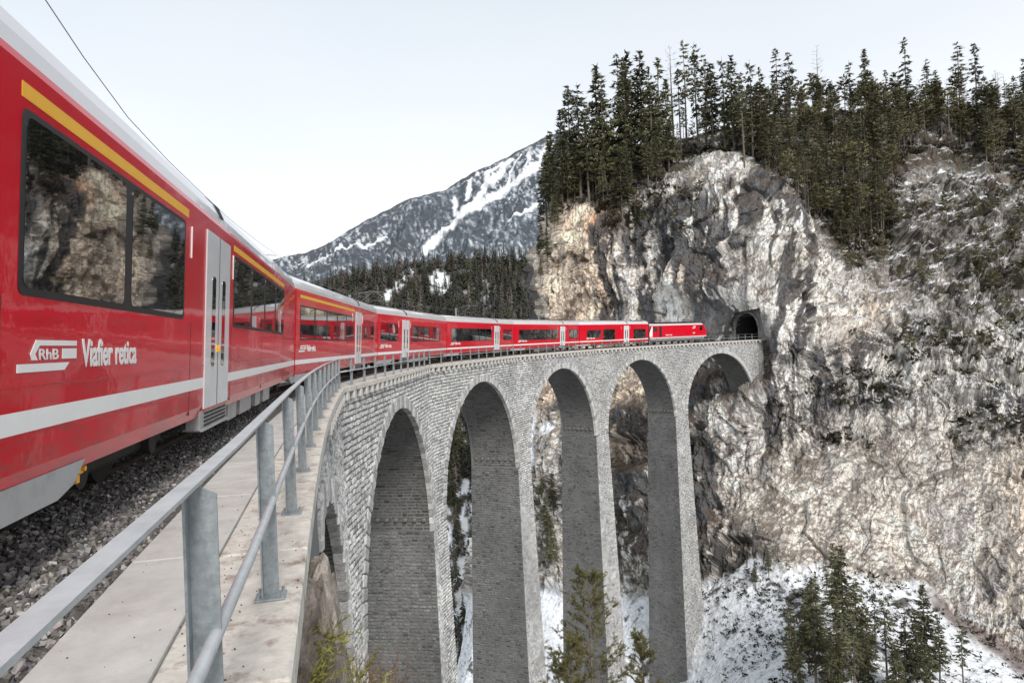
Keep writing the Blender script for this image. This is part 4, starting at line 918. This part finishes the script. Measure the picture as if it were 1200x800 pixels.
spk = sstep(.12, .34, n2_*.5+1.1*n3_+.3*n1_+.5*blob(PX, PY, 600, 205, 52, 34, .6)+.35*blob(PX, PY, 370, 312, 40, 12, .6)+.28*blob(PX, PY, 430, 285, 34, 14, .6)-.26)
C = mix(C, [.80, .82, .85], np.clip(spk*.42+ch*1.0, 0, 1))
dk = polymask(PX, PY, [(318, 330), (380, 322), (430, 303), (480, 275), (535, 245), (570, 225)], 7)*sstep(-.3, .2, n1_); C = mix(C, [.055, .066, .080], dk*.75*(1-ch))
C = mix(C, [.075, .075, .078], (1-sstep(1.0, 4.5, PY-cr+n3_*3))*.9)
me = np_mesh('mountain', P.reshape(-1, 3), grid_faces(nv, nu), C.reshape(-1, 3)); o = link('mountain', me, None, M['far'], True); o['kind'] = 'structure'
mount_sheet = Sheet(P, PX, PY)
# ---- valley floor to the horizon, and the near bank under the start of the viaduct
mb = MB(); nn = 24
for j in range(nn):
    for i in range(nn):
        x, y = -6000+12000*i/(nn-1), -3000+9000*j/(nn-1); mb.v.append((x, y, -150+12*math.sin(i*1.3)*math.cos(j*1.7) if math.hypot(x, y) > 900 else -150))
mb.f = [(j*nn+i, j*nn+i+1, (j+1)*nn+i+1, (j+1)*nn+i) for j in range(nn-1) for i in range(nn-1)]
M['floor'] = mat('valley_floor', (.30, .31, .32), .95, var=.4, scale=.02, dirt=(.05, .055, .045, .9), dirtscale=.012)
o = mb.build('ground', M['floor']); o['kind'] = 'structure'
xs_ = np.r_[np.linspace(-34, -6, 30)[:-1], np.linspace(-6, -1.5, 40)[:-1], np.linspace(-1.5, 3.5, 130)[:-1], np.linspace(3.5, 16, 30)]
ys_ = np.r_[np.linspace(-66, -24, 40)[:-1], np.linspace(-24, 2, 420)[:-1], np.linspace(2, 14, 20)]
X, Y = np.meshgrid(xs_, ys_); ny, nx = X.shape
H0 = interp([(-66, -1.6), (-26, -1.0), (-21, -1.0), (-18.5, -1.3), (-17, -1.9), (-15, -3.0), (-13, -4.2), (-9, -6.6), (-5, -9.2), (0, -13), (14, -22)], Y)
side = np.clip(X+.12+.22*fbm(np.stack([Y*.8, Y*.13, Y*0], -1), 4, 206)*2, 0, 60); H0 = H0-np.minimum(side, 3)*5.5-np.clip(side-3, 0, 60)*.6
lw = np.clip(-X-5.3, 0, 60); H0 = H0-lw*.55
Pn = np.stack([X, Y, H0], -1)
rr = fbm(Pn*A_([.55, .25, .4]), 5, 201, ridged=True)*.75+fbm(Pn*.9, 4, 202)*.35+fbm((Pn+Pn[..., 1:2]*A_([0, 0, .6]))*A_([1.2, 1.2, 4.]), 5, 203, ridged=True, gain=.7)*.30
lay_ = np.floor((H0+Y*.45)*1.6+fbm(Pn*.7, 3, 207)*1.5); rr = rr+_hash(lay_, lay_*0, lay_*0, 5)*.55
flatm = (1-sstep(-5.4, -5.0, -X*0+X*-1*0-5.2))*0
onbed = ((X > -5.3) & (X < .3) & (Y < -20.5))
Pn[..., 2] += np.where(onbed, -.35, rr*.8)
Pn[..., 2] = np.where((X > -5.3) & (X < .1) & (Y < -20), np.minimum(Pn[..., 2], -0.45), Pn[..., 2])
c1 = fbm(Pn*.8, 4, 204); c2 = fbm(Pn*3, 4, 205)
C = np.zeros(Pn.shape)+A_([.24, .20, .17]); C = mix(C, [.06, .05, .042], sstep(-.05, .25, c1+.4*c2)); C = mix(C, [.44, .39, .34], sstep(.10, .3, c2-.3*c1)*.8); C = C*(.55+.75*_hash(lay_, lay_*0, lay_*0, 8))[..., None]
me = np_mesh('near_bank', Pn.reshape(-1, 3), grid_faces(ny, nx), C.reshape(-1, 3)); o = link('near_bank', me, None, M['nearrock'], False); o['kind'] = 'structure'
# ------------------------------------------------------------------ TREES
def tri_soup(name, V, m):
    n = len(V)//3; me = np_mesh(name, V, np.arange(n*3).reshape(-1, 3)); me.materials.append(m); return me
def stick(mb, a, b, r0, r1, n=5): mb.tube([a, b], [r0, r1], n, cap=False)
def conifer(seed, h, kind, leaf, dens=1.0):
    """returns trunk mesh and crown mesh; kind: spruce / thin / pine / dead"""
    g = np.random.default_rng(seed); R_ = random.Random(seed)
    bend = g.normal(size=2)*h*.012; mb = MB()
    ctr = lambda z: A_([bend[0]*math.sin(z/h*2.6), bend[1]*math.sin(z/h*2.1+.5), z])
    mb.tube([ctr(z) for z in np.linspace(-1.2, h*.98, 8)], [h*.0115*(1-.93*max(0, q)) for q in np.linspace(-.05, .98, 8)], 6)
    z0 = {'spruce': R_.uniform(.14, .32), 'thin': R_.uniform(.35, .52), 'pine': R_.uniform(.40, .60), 'dead': .25}[kind]*h
    rm = {'spruce': R_.uniform(.105, .14), 'thin': R_.uniform(.075, .11), 'pine': R_.uniform(.13, .18), 'dead': .13}[kind]*h
    step = {'spruce': .030, 'thin': .036, 'pine': .040, 'dead': .05}[kind]*h/ max(dens, .5)
    T = []; z = z0
    while z < h*.985:
        q = (z-z0)/(h-z0)
        prof = {'spruce': (1-q)**.8*(.75+.25*min(1, q*6)), 'thin': (1-q)**.6*(.45+.55*min(1, q*2.5)), 'pine': math.sin(math.pi*min(1, .18+q*.85))**.7, 'dead': (1-q)**.5}[kind]
        nbr = R_.choice([3, 4, 5]) if kind != 'spruce' else R_.choice([4, 5, 6])
        a0 = R_.uniform(0, 6.28)
        for b in range(nbr):
            if R_.random() < {'spruce': .20, 'thin': .32, 'pine': .30, 'dead': .2}[kind]: continue
            an = a0+b*6.283/nbr+R_.uniform(-.4, .4); Lb = rm*prof*R_.uniform(.55, 1.15)+.15
            sl = {'spruce': -.30+.55*q, 'thin': -.32+.4*q, 'pine': .10+.3*q, 'dead': .05+.3*q}[kind]+R_.uniform(-.15, .15)
            d = A_([math.cos(an), math.sin(an), sl]); p0 = ctr(z); tip = p0+d*Lb
            stick(mb, p0, p0+d*Lb*.9, h*.0022*(1.3-q), h*.0006, 3)
            if kind == 'dead':
                for _ in range(3):
                    u = R_.uniform(.3, .9); e_ = d+g.normal(size=3)*.5; stick(mb, p0+d*Lb*u, p0+d*Lb*u+e_*Lb*.35, h*.0010, h*.0005, 3)
                continue
            nt_ = max(3, int(Lb*{'spruce': 14, 'thin': 13, 'pine': 15}[kind]*dens))
            us = g.uniform(.22 if kind != 'pine' else .45, 1.05, nt_); side = A_([-math.sin(an), math.cos(an), 0])
            wid = Lb*.28*(1-abs(us-.55))
            c = p0+d*Lb*us[:, None]+side*(g.uniform(-1, 1, nt_)*wid)[:, None]+A_([0, 0, 1])*(g.uniform(-.5, .25, nt_)*leaf*1.3)[:, None]
            s_ = leaf*g.uniform(.6, 1.5, nt_)
            dirs = d/np.linalg.norm(d)+g.normal(size=(nt_, 3))*.45; dirs[:, 2] -= .12 if kind != 'pine' else -.15
            w_ = np.cross(dirs, g.normal(size=(nt_, 3))); w_ /= np.linalg.norm(w_, axis=1)[:, None]+1e-9
            T.append(np.stack([c-dirs*s_[:, None]*.5-w_*s_[:, None]*.28, c+w_*s_[:, None]*.34-dirs*s_[:, None]*.3, c+dirs*s_[:, None]*.85], 1))
        z += step*R_.uniform(.6, 1.4)
    tm = mb.mesh('trunk'); tm.materials.append(M['larch'] if kind == 'dead' else M['bark'])
    cm = None
    if T: cm = tri_soup('crown', np.concatenate(T).reshape(-1, 3), M['needle2'] if kind == 'pine' else M['needle'])
    return tm, cm
KINDS = {'spruce': [conifer(100+i, 18, 'spruce', .36) for i in range(7)], 'thin': [conifer(200+i, 19, 'thin', .35) for i in range(7)], 'pine': [conifer(300+i, 13, 'pine', .36) for i in range(7)], 'dead': [conifer(400+i, 15, 'dead', .5) for i in range(4)]}
HT = {'spruce': 18, 'thin': 19, 'pine': 13, 'dead': 15}
NM = {'spruce': ('spruce_tree', 'tree'), 'thin': ('spruce_tree', 'tree'), 'pine': ('pine_tree', 'tree'), 'dead': ('bare_tree', 'tree')}
def plant(kind, P, hm, label, group, sink=.3, widen=1.0, lean=None):
    tm, cm = random.choice(KINDS[kind]); n_, cat = NM[kind]
    t = thing(n_, label, cat, tuple(P-A_([0, 0, sink])), random.uniform(0, 6.28), group)
    k = hm/HT[kind]; t.scale = (k*widen, k*widen, k)
    if lean: t.rotation_euler = (lean[0], lean[1], t.rotation_euler[2])
    link('trunk', tm, t)
    if cm is not None: link('crown', cm, t)
    return t
# skyline of the cliff, surveyed one by one: px, top y, foot y, kind
ORD = 'first second third fourth fifth sixth seventh eighth ninth tenth eleventh twelfth thirteenth fourteenth fifteenth sixteenth seventeenth eighteenth nineteenth twentieth twenty-first twenty-second twenty-third twenty-fourth twenty-fifth'.split()
kc = {}
SKY = [(648, 150, 250, 'spruce'), (660, 128, 245, 'spruce'), (672, 98, 225, 'spruce'), (681, 93, 230, 'thin'), (690, 118, 235, 'spruce'), (703, 76, 215, 'spruce'), (712, 88, 225, 'spruce'), (724, 58, 200, 'thin'), (733, 66, 215, 'spruce'), (742, 60, 205, 'spruce'), (755, 54, 195, 'spruce'), (764, 78, 205, 'spruce'), (774, 65, 200, 'thin'), (784, 90, 200, 'spruce'), (790, 54, 180, 'dead'), (799, 80, 185, 'thin'), (806, 48, 178, 'thin'), (819, 46, 180, 'thin'), (828, 62, 175, 'thin'), (838, 70, 180, 'spruce'), (849, 66, 175, 'thin'), (862, 64, 178, 'spruce'), (872, 84, 190, 'thin'), (882, 68, 185, 'thin'), (892, 78, 190, 'spruce'), (912, 54, 150, 'thin'), (925, 60, 150, 'thin'), (940, 92, 160, 'pine'), (961, 52, 140, 'dead'), (958, 94, 145, 'pine'), (978, 108, 150, 'pine'), (998, 68, 148, 'thin'), (1014, 55, 145, 'spruce'), (1028, 90, 150, 'thin'), (1041, 82, 150, 'thin'), (1050, 102, 160, 'pine'), (1064, 43, 150, 'thin'), (1078, 92, 150, 'dead'), (1091, 66, 150, 'thin'), (1103, 96, 160, 'spruce'), (1124, 48, 150, 'thin'), (1132, 84, 160, 'dead'), (1146, 50, 155, 'thin'), (1160, 96, 160, 'pine'), (1168, 88, 160, 'thin'), (1177, 86, 155, 'dead'), (1191, 87, 160, 'spruce'), (1210, 70, 160, 'thin'), (1235, 80, 165, 'spruce'), (1262, 66, 165, 'thin'), (1290, 84, 170, 'spruce')]
for (px, ty, fy, kd) in sorted(SKY):
    kc[kd] = kc.get(kd, 0)+1
    P, Z = cliff_sheet.foot(px, fy); hm = (fy-ty)*Z/FPX*1.02
    lab = {'spruce': 'dense dark spruce on the skyline of the cliff top', 'thin': 'slender spruce on the cliff skyline', 'pine': 'low rounded pine on the cliff skyline', 'dead': 'leafless bare tree on the cliff skyline'}[kd]+', '+ORD[kc[kd]-1]+' from the left'
    plant(kd, P, hm, lab, {'spruce': 'dense skyline spruces', 'thin': 'slender skyline spruces', 'pine': 'rounded skyline pines', 'dead': 'bare skyline trees'}[kd], widen=random.uniform(.9, 1.15))
WOOD_LOW = [(636, 300), (645, 262), (662, 248), (690, 238), (720, 262), (745, 262), (760, 240), (785, 200), (800, 178), (830, 172), (865, 176), (895, 200), (930, 235), (965, 268), (1000, 300), (1040, 285), (1050, 210), (1060, 178), (1100, 170), (1150, 190), (1200, 215), (1320, 230)]
n = 0; tries = 0; taken = []
while n < 345 and tries < 60000:
    tries += 1
    px = random.uniform(640, 1300) if random.random() < .6 else random.uniform(860, 1060); lo = interp(WOOD_LOW, A_(px)); hi = interp(CREST, A_(px))+4; fy = random.uniform(hi, lo)
    if 1048 < px < 1120 and 195 < fy: continue
    if any((px-a)**2+((fy-b)*1.3)**2 < 40 for a, b in taken): continue
    taken.append((px, fy)); P, Z = cliff_sheet.foot(px, fy)
    kd = random.choices(['spruce', 'thin', 'pine'], [.40, .30, .30] if px < 800 else [.20, .22, .58])[0]
    hp_ = random.uniform(44, 80)*(1.1 if px < 780 else .92)*(0.8 if kd == 'pine' else 1)
    if 780 < px < 860: hp_ *= .62
    if fy-hp_ < interp(CREST, A_(px))-62: hp_ *= .7
    if random.random() < .09: kd = 'dead'
    lab = {'dead': 'bare grey larch among the evergreens of the cliff top wood', 'spruce': 'spruce within the wood covering the top of the cliff', 'thin': 'thin spruce within the wood on top of the cliff', 'pine': 'olive green pine within the wood on the cliff top slope'}[kd]
    plant(kd, P, hp_*Z/FPX, lab, {'spruce': 'spruces of the cliff top wood', 'thin': 'thin spruces of the cliff top wood', 'pine': 'pines of the cliff top wood', 'dead': 'bare larches of the cliff top wood'}[kd], widen=random.uniform(.95, 1.35)); n += 1
# trees down the left edge of the cliff
for (px, fy, hh) in ((640, 262, 50), (636, 280, 44), (643, 240, 60), (634, 300, 40), (640, 305, 38), (650, 270, 46), (646, 225, 60), (655, 258, 52), (630, 296, 26), (637, 325, 24)):
    P, Z = cliff_sheet.foot(px, fy); plant('spruce', P, hh*Z/FPX, 'spruce clinging to the left edge of the cliff', 'spruces down the cliff edge', widen=1.2)
# scattered trees and shrubs on the rock
ROCKT = [(790, 262, 22, 'pine'), (805, 240, 26, 'pine'), (770, 250, 26, 'pine'), (752, 262, 24, 'spruce'), (735, 268, 20, 'spruce'), (820, 232, 20, 'pine'), (842, 252, 14, 'pine'), (1000, 250, 34, 'pine'), (1020, 262, 30, 'pine'), (1045, 268, 34, 'pine'), (1072, 252, 40, 'thin'), (1110, 262, 40, 'pine'), (1128, 275, 30, 'pine'), (1090, 285, 36, 'thin'), (1150, 262, 26, 'pine'), (1175, 250, 30, 'pine'), (1145, 320, 42, 'spruce'), (1158, 330, 40, 'pine'), (1135, 330, 32, 'spruce'), (1165, 345, 30, 'pine'), (1190, 300, 36, 'pine'), (1195, 350, 46, 'spruce'), (1180, 370, 30, 'pine'), (1130, 350, 22, 'pine'), (1055, 330, 18, 'pine'), (1030, 300, 24, 'pine'), (1085, 340, 16, 'pine'), (1200, 275, 44, 'pine'), (1225, 340, 50, 'spruce'), (1250, 300, 40, 'pine'), (930, 445, 12, 'pine'), (1010, 452, 16, 'pine'), (1030, 458, 14, 'pine'), (990, 462, 12, 'pine'), (1045, 470, 12, 'pine'), (985, 520, 10, 'pine'), (1150, 512, 16, 'pine'), (1175, 500, 18, 'pine'), (1195, 505, 22, 'pine'), (1060, 505, 10, 'pine'), (1120, 520, 10, 'pine'), (903, 440, 9, 'pine'), (1170, 420, 16, 'pine'), (1110, 440, 10, 'pine')]
rk = {}
for (px, fy, hh, kd) in sorted(ROCKT):
    P, Z = cliff_sheet.foot(px, fy)
    rg = ('on the upper rock face above the train' if px < 860 else 'on the snowy rocks of the upper right' if fy < 400 else 'on a dark ledge in the middle of the cliff' if px < 1100 else 'on a ledge at the right above the pale slab')
    rk[rg, kd] = rk.get((rg, kd), 0)+1
    plant(kd, P, hh*Z/FPX, 'small '+{'pine': 'pine', 'spruce': 'spruce', 'thin': 'thin spruce'}[kd]+' '+rg+', '+ORD[rk[rg, kd]-1]+' from the left', 'small trees on ledges of the cliff', widen=random.uniform(1.3, 1.9))
UR = []
while len(UR) < 60:
    px, fy = random.uniform(985, 1290), random.uniform(225, 430)
    if fy < 250 and px < 1140 or any((px-a)**2+(fy-b)**2 < 130 for a, b in UR) or fy > 300+(px-985)*.9+60: continue
    if px < 1060 and fy > 330: continue
    UR.append((px, fy)); P, Z = cliff_sheet.foot(px, fy)
    plant('pine', P, random.uniform(12, 36)*Z/FPX, 'bushy little pine scattered over the snowy rocks of the upper right slope', 'bushy pines scattered on the upper right slope', widen=random.uniform(1.3, 2.0))
P, Z = cliff_sheet.foot(1082, 188); plant('dead', P, 46*Z/FPX, 'pale dead trunk leaning over the snowy rock dome', None, lean=(.30, .25))
# trees of the snow slope
LOWT = [(992, 770, 135, 'spruce', 'tallest dark spruce on the snow slope below the cliff'), (978, 735, 105, 'spruce', None), (1008, 790, 120, 'spruce', None), (955, 800, 130, 'spruce', None), (968, 690, 44, 'thin', 'short thin tree at the foot of the pale rock, left of the tallest spruces'), (932, 815, 110, 'spruce', None), (1040, 800, 112, 'thin', None), (1062, 790, 90, 'dead', 'bare tree between the spruces of the snow slope'), (1085, 800, 118, 'spruce', None), (1075, 830, 120, 'spruce', None), (1100, 810, 95, 'spruce', None), (1132, 815, 88, 'thin', 'lone thin spruce on the snow at the right'), (1026, 760, 70, 'thin', None), (945, 760, 66, 'spruce', None), (886, 690, 36, 'spruce', 'small dark spruce at the foot of the rock left of the snow'), (900, 680, 40, 'spruce', 'small dark spruce at the foot of the rock, right of its twin'), (925, 675, 22, 'pine', 'low bushy pine where the rock meets the snow'), (1015, 820, 90, 'spruce', None), (985, 840, 100, 'spruce', None), (1050, 845, 100, 'spruce', None), (948, 785, 96, 'spruce', None), (962, 775, 110, 'spruce', None), (984, 815, 120, 'spruce', None), (1000, 840, 128, 'thin', None), (1018, 800, 96, 'spruce', None), (972, 850, 110, 'spruce', None), (938, 850, 90, 'spruce', None), (1092, 850, 96, 'spruce', None), (1065, 820, 100, 'spruce', None)]
lc = {}
for px, fy, hh, kd, lab in sorted(LOWT):
    P, Z = cliff_sheet.foot(px, fy)
    kk = kd in ('spruce', 'thin')
    if not lab: lc[kk] = lc.get(kk, 0)+1; lab_ = ('dark spruce' if kk else 'olive pine')+' in the clump on the snow slope, '+ORD[lc[kk]-1]+' from the left'
    g_ = None if lab else ('dark spruces on the snow slope' if kd in ('spruce', 'thin') else 'pines on the snow slope')
    plant(kd, P, hh*Z/FPX, lab or lab_, g_, widen=1.15)
for px, fy, hh in ((640, 640, 60), (650, 600, 50), (636, 600, 44), (648, 660, 60), (532, 560, 50), (528, 600, 60), (540, 540, 50), (536, 640, 40)):
    sh = cliff_sheet if px > 600 else hill_sheet
    P, Z = sh.foot(px, fy); plant('spruce', P, hh*Z/FPX, 'dark spruce seen through an arch of the viaduct', 'spruces seen through the arches', widen=1.3)
# undergrowth: tiny bushes and stones on snow and ledges (nobody could count them)
def scrub(name, label, pts, sizes, m, per=9):
    V = []
    for P, s in zip(pts, sizes):
        c = P+rng.normal(size=(per, 3))*s*A_([.5, .5, .3])+A_([0, 0, s*.3]); d = rng.normal(size=(per, 3)); d[:, 2] = abs(d[:, 2])*.8; w_ = np.cross(d, rng.normal(size=(per, 3))); w_ /= np.linalg.norm(w_, axis=1)[:, None]
        V.append(np.stack([c-w_*s*.25, c+w_*s*.25, c+d*s*.5], 1))
    o = link(name, tri_soup(name, np.concatenate(V).reshape(-1, 3), m)); return tag(o, label, 'undergrowth', kind='stuff')
pts = []; szs = []
flat_idx = np.argwhere((cliff_sheet.PX > 800) & (cliff_sheet.PX < 1280) & (cliff_sheet.PY > 640) & (cliff_sheet.PY < 860))
tl = interp([(800, 692), (880, 660), (1040, 676), (1130, 722), (1200, 766), (1300, 830)], cliff_sheet.PX)
for k in rng.choice(len(flat_idx), 3600):
    i, j = flat_idx[k]
    if cliff_sheet.PY[i, j] < tl[i, j]-4: continue
    dn = .22+.78*blob(A_(cliff_sheet.PX[i, j]), A_(cliff_sheet.PY[i, j]), 960, 730, 110, 60, .8)
    if random.random() > dn: continue
    pts.append(cliff_sheet.P[i, j]); szs.append(random.uniform(.15, .6))
scrub('undergrowth', 'low dark bushes and stones poking through the snow', pts, szs, M['scrub'])
pts = []; szs = []
zone = np.argwhere((cliff_sheet.PX > 640) & (cliff_sheet.PX < 1280) & (cliff_sheet.PY > 170) & (cliff_sheet.PY < 560))
wl = interp(WOOD_LOW, cliff_sheet.PX); vz = np.maximum.reduce([blob(cliff_sheet.PX, cliff_sheet.PY, *b) for b in ((1010, 460, 50, 22, .5), (985, 515, 34, 18, .5), (1155, 505, 60, 22, .5), (1170, 340, 46, 36, .5), (790, 248, 34, 30, .6), (1100, 420, 90, 26, .7))])
for k in rng.choice(len(zone), 9000):
    i, j = zone[k]; d = cliff_sheet.PY[i, j]-wl[i, j]
    if not (-60 < d < 10 or random.random() < vz[i, j]*.2): continue
    pts.append(cliff_sheet.P[i, j]); szs.append(random.uniform(.4, 1.3))
scrub('ledge_bushes', 'dark bushes on the wooded edge and ledges of the cliff', pts, szs, M['scrub'], per=12)
cands = [(random.uniform(510, 556), random.uniform(440, 800)) for _ in range(110)]+[(random.uniform(410, 426), random.uniform(560, 800)) for _ in range(60)]
# hillside forest: 300 single trees in front, the far rest as one wood
def small_tree(seed):
    g = np.random.default_rng(seed); T = []; h = 20
    for z in np.linspace(2, 19.6, 15):
        q = z/h; r = 3.1*(1-q)**.85+.15
        for b in range(6):
            an = g.uniform(0, 6.28); L_ = r*g.uniform(.6, 1.2); d = A_([math.cos(an), math.sin(an), -.35]); s = A_([-d[1], d[0], 0])*r*.42
            T.append([A_([0, 0, z+.9]), A_([0, 0, z])+d*L_+s, A_([0, 0, z])+d*L_*1.05-s*g.uniform(.2, 1)])
    return A_(T).reshape(-1, 3)
soup = [small_tree(i) for i in range(5)]; fm = [tri_soup('crown', s, M['needlefar']) for s in soup]
fml = [tri_soup('crown', s*A_([.8, .8, 1]), M['larch']) for s in soup[:2]]
mb = MB(); mb.tube([(0, 0, -1), (0, 0, 17)], [.28, .06], 5); ftk = mb.mesh('trunk'); ftk.materials.append(M['bark'])
hp_top = lambda x: interp([(180, 362), (300, 345), (370, 332), (430, 318), (500, 308), (560, 304), (640, 300), (780, 290)], A_(x))
tr = 0
while len(cands) < 3300 and tr < 14000:
    tr += 1
    px = random.uniform(200, 700); t0 = float(hp_top(px)); py = t0+2+random.random()**1.1*(560-t0)
    if py > 430 and not (505 < px < 560 or 600 < px < 660 or 412 < px < 424) : continue
    if py < 372 and (random.random() < .75 and (abs(px-515) < 14 and abs(py-338) < 13 or (abs(px-(470+(335-py)*.9)) < 7 and 322 < py < 352))): continue
    cands.append((px, py))
near = sorted(cands, key=lambda c: -c[1]); vis = [c for c in near if c[1] < 405]; hid = [c for c in near if c[1] >= 405]
single = vis[:150]; rest = vis[150:]+hid
for px, py in single:
    P, Z = hill_sheet.foot(px, py); lar = random.random() < .28
    t = thing('larch_tree' if lar else 'spruce_tree', 'greyish brown larch in the forest on the hillside behind the train' if lar else 'dark spruce in the forest on the hillside behind the train', 'tree', tuple(P), random.uniform(0, 6.28), 'larches of the hillside forest' if lar else 'spruces of the hillside forest')
    k = random.uniform(.45, 1.2); t.scale = (k*1.25, k*1.25, k); link('trunk', ftk, t); link('crown', random.choice(fml if lar else fm), t)
V = []; VC = []
for px, py in rest:
    P, Z = hill_sheet.foot(px, py); k = random.uniform(.4, 1.15)*(.6 if py > 430 else 1); a = random.uniform(0, 6.28); s = random.choice(soup)
    c_, s_ = math.cos(a), math.sin(a); q = s*k*A_([1.15, 1.15, 1]); V.append(np.stack([q[:, 0]*c_-q[:, 1]*s_, q[:, 0]*s_+q[:, 1]*c_, q[:, 2]], 1)+P)
    t_ = random.random(); b_ = A_([.050, .052, .040]) if t_ < .62 else A_([.075, .078, .045]) if t_ < .78 else A_([.15, .125, .105]); VC.append(np.repeat((b_*random.uniform(.6, 1.3))[None], len(q), 0))
V = np.concatenate(V); o = link('distant_forest', np_mesh('distant_forest', V, np.arange(len(V)).reshape(-1, 3), np.concatenate(VC)), None, M['ballast']); tag(o, 'dark conifer forest covering the far hillside', 'forest', kind='stuff')
# grit and dead leaves on the coping near the camera
n_ = 550; ks = np.zeros(n_); sg = SEGL[0]-1.5+rng.random(n_)**1.4*16; tg = np.where(rng.random(n_) < .7, np.clip(rng.normal(.42, .14, n_), .03, 1.12), rng.uniform(.03, 1.12, n_))
Pg = np.zeros((n_, 3)); m0 = sg < SEGL[0]; Pg[m0] = DK(0, sg[m0], tg[m0], np.where(tg[m0] > .6, .024, .003)); Pg[~m0] = DK(1, sg[~m0]-SEGL[0], tg[~m0], np.where(tg[~m0] > .6, .024, .003))
gc = A_([.13, .085, .06])*rng.uniform(.5, 1.5, (n_, 1)); gravel('grit', Pg, rng.uniform(.003, .013, n_), gc, M['ballast'], 'brown grit and leaf litter on the pale coping beside the railing')
# ------------------------------------------------------------------ foreground pines
def big_pine(seed, h, r, leaf, m):
    g = np.random.default_rng(seed); R_ = random.Random(seed); mb = MB(); T = []
    mb.tube([(0, 0, -2), (0.05, 0, h*.5), (0, 0, h)], [.11, .07, .012], 7)
    z = h*.25
    while z < h*.97:
        q = z/h; prof = (1-q)**.75
        for b in range(R_.choice([4, 5, 6])):
            an = R_.uniform(0, 6.28); Lb = r*prof*R_.uniform(.6, 1.1)+.12; sl = .28+.5*q+R_.uniform(-.1, .1)
            d = A_([math.cos(an), math.sin(an), sl]); p0 = A_([0, 0, z]); pts = [p0, p0+d*Lb*.5-A_([0, 0, .05*Lb]), p0+d*Lb+A_([0, 0, .12*Lb])]
            mb.tube(pts, [.022*(1.2-q), .014, .006], 4)
            tw = [(p0+(pts[2]-p0)*u, d) for u in np.linspace(.35, 1, max(3, int(Lb*3)))]
            for pt, dd in tw:
                for s in range(R_.choice([1, 2, 3])):
                    e = dd*.7+g.normal(size=3)*.45; e[2] = abs(e[2])*.7+.15; e /= np.linalg.norm(e); l = R_.uniform(.18, .45)
                    k = int(26*l/.3); u = g.uniform(.1, 1, k)[:, None]; c = pt+e*l*u; nd = e+g.normal(size=(k, 3))*.65; nd /= np.linalg.norm(nd, axis=1)[:, None]
                    w_ = np.cross(nd, g.normal(size=(k, 3))); w_ /= np.linalg.norm(w_, axis=1)[:, None]; lf = leaf*g.uniform(.7, 1.2, k)[:, None]
                    T.append(np.stack([c-w_*lf*.09, c+w_*lf*.09, c+nd*lf], 1))
        z += R_.uniform(.28, .55)
    tm = mb.mesh('trunk'); tm.materials.append(M['bark'])
    return tm, tri_soup('crown', np.concatenate(T).reshape(-1, 3), m)
for (px, ty, Z, h, r, lab, sd) in ((688, 668, 30, 13, 3.1, 'young pine in front of the third pier of the viaduct, its top half in view', 5), (752, 742, 31, 12, 2.1, 'young pine top right of the taller one, in front of the fourth pier', 6), (668, 748, 27, 9, 2.0, 'lower bushy pine left of the young pine trunk in front of the viaduct', 9)):
    tm, cm = big_pine(sd, h, r, .16, M['fgneedle2']); P = at(px, ty, Z)-A_([0, 0, h])
    t = thing('young_pine', lab, 'tree', tuple(P)); link('trunk', tm, t); link('crown', cm, t)
for (px, ty, Z, h, r, lab, sd) in ((362, 756, 5.2, 1.9, .34, 'yellow green pine tip poking up beside the deck edge', 21), (338, 790, 4.6, 1.4, .22, 'lowest yellow green pine tip beside the deck edge', 23), (392, 775, 6.3, 2.0, .30, 'yellow green pine tip farthest from the deck edge', 24)):
    tm, cm = big_pine(sd, h, r, .075, M['fgneedle']); P = at(px, ty, Z)-A_([0, 0, h])
    t = thing('pine_sapling', lab, 'sapling', tuple(P)); link('trunk', tm, t); link('crown', cm, t)
def bare_bush(loc, h, sd, lab, m):
    g = np.random.default_rng(sd); mb = MB()
    for b in range(26):
        p = A_([0, 0, 0.])+g.normal(size=3)*.1; d = g.normal(size=3)*.5; d[2] = abs(d[2])+.8; pts = [p]
        for k in range(4): d = d+g.normal(size=3)*.25; pts.append(pts[-1]+d/np.linalg.norm(d)*h*.25)
        mb.tube(pts, [.02, .014, .010, .007, .004], 4)
        for k in range(3): q = pts[2]+g.normal(size=3)*.05; mb.tube([q, q+(d+g.normal(size=3)*.8)*h*.18], [.006, .003], 3)
    t = thing('bare_shrub', lab, 'shrub', loc); o = link('twigs', mb.mesh('twigs'), t, m); return t
bare_bush(tuple(at(450, 800, 17)-A_([0, 0, 1.2])), 2.0, 3, 'leafless reddish shrub at the foot of the first full arch', M['brownbush'])
bare_bush(tuple(at(412, 800, 15)-A_([0, 0, 1.2])), 1.8, 4, 'leafless shrub beside the near pier below the rocks', M['brownbush'])
P, Z = cliff_sheet.foot(1165, 222); t = bare_bush(tuple(P), 4.5, 8, 'russet leafless bush on the snowy rocks near the top right', M['brownbush']); t.scale = (1.6, 1.6, 1)
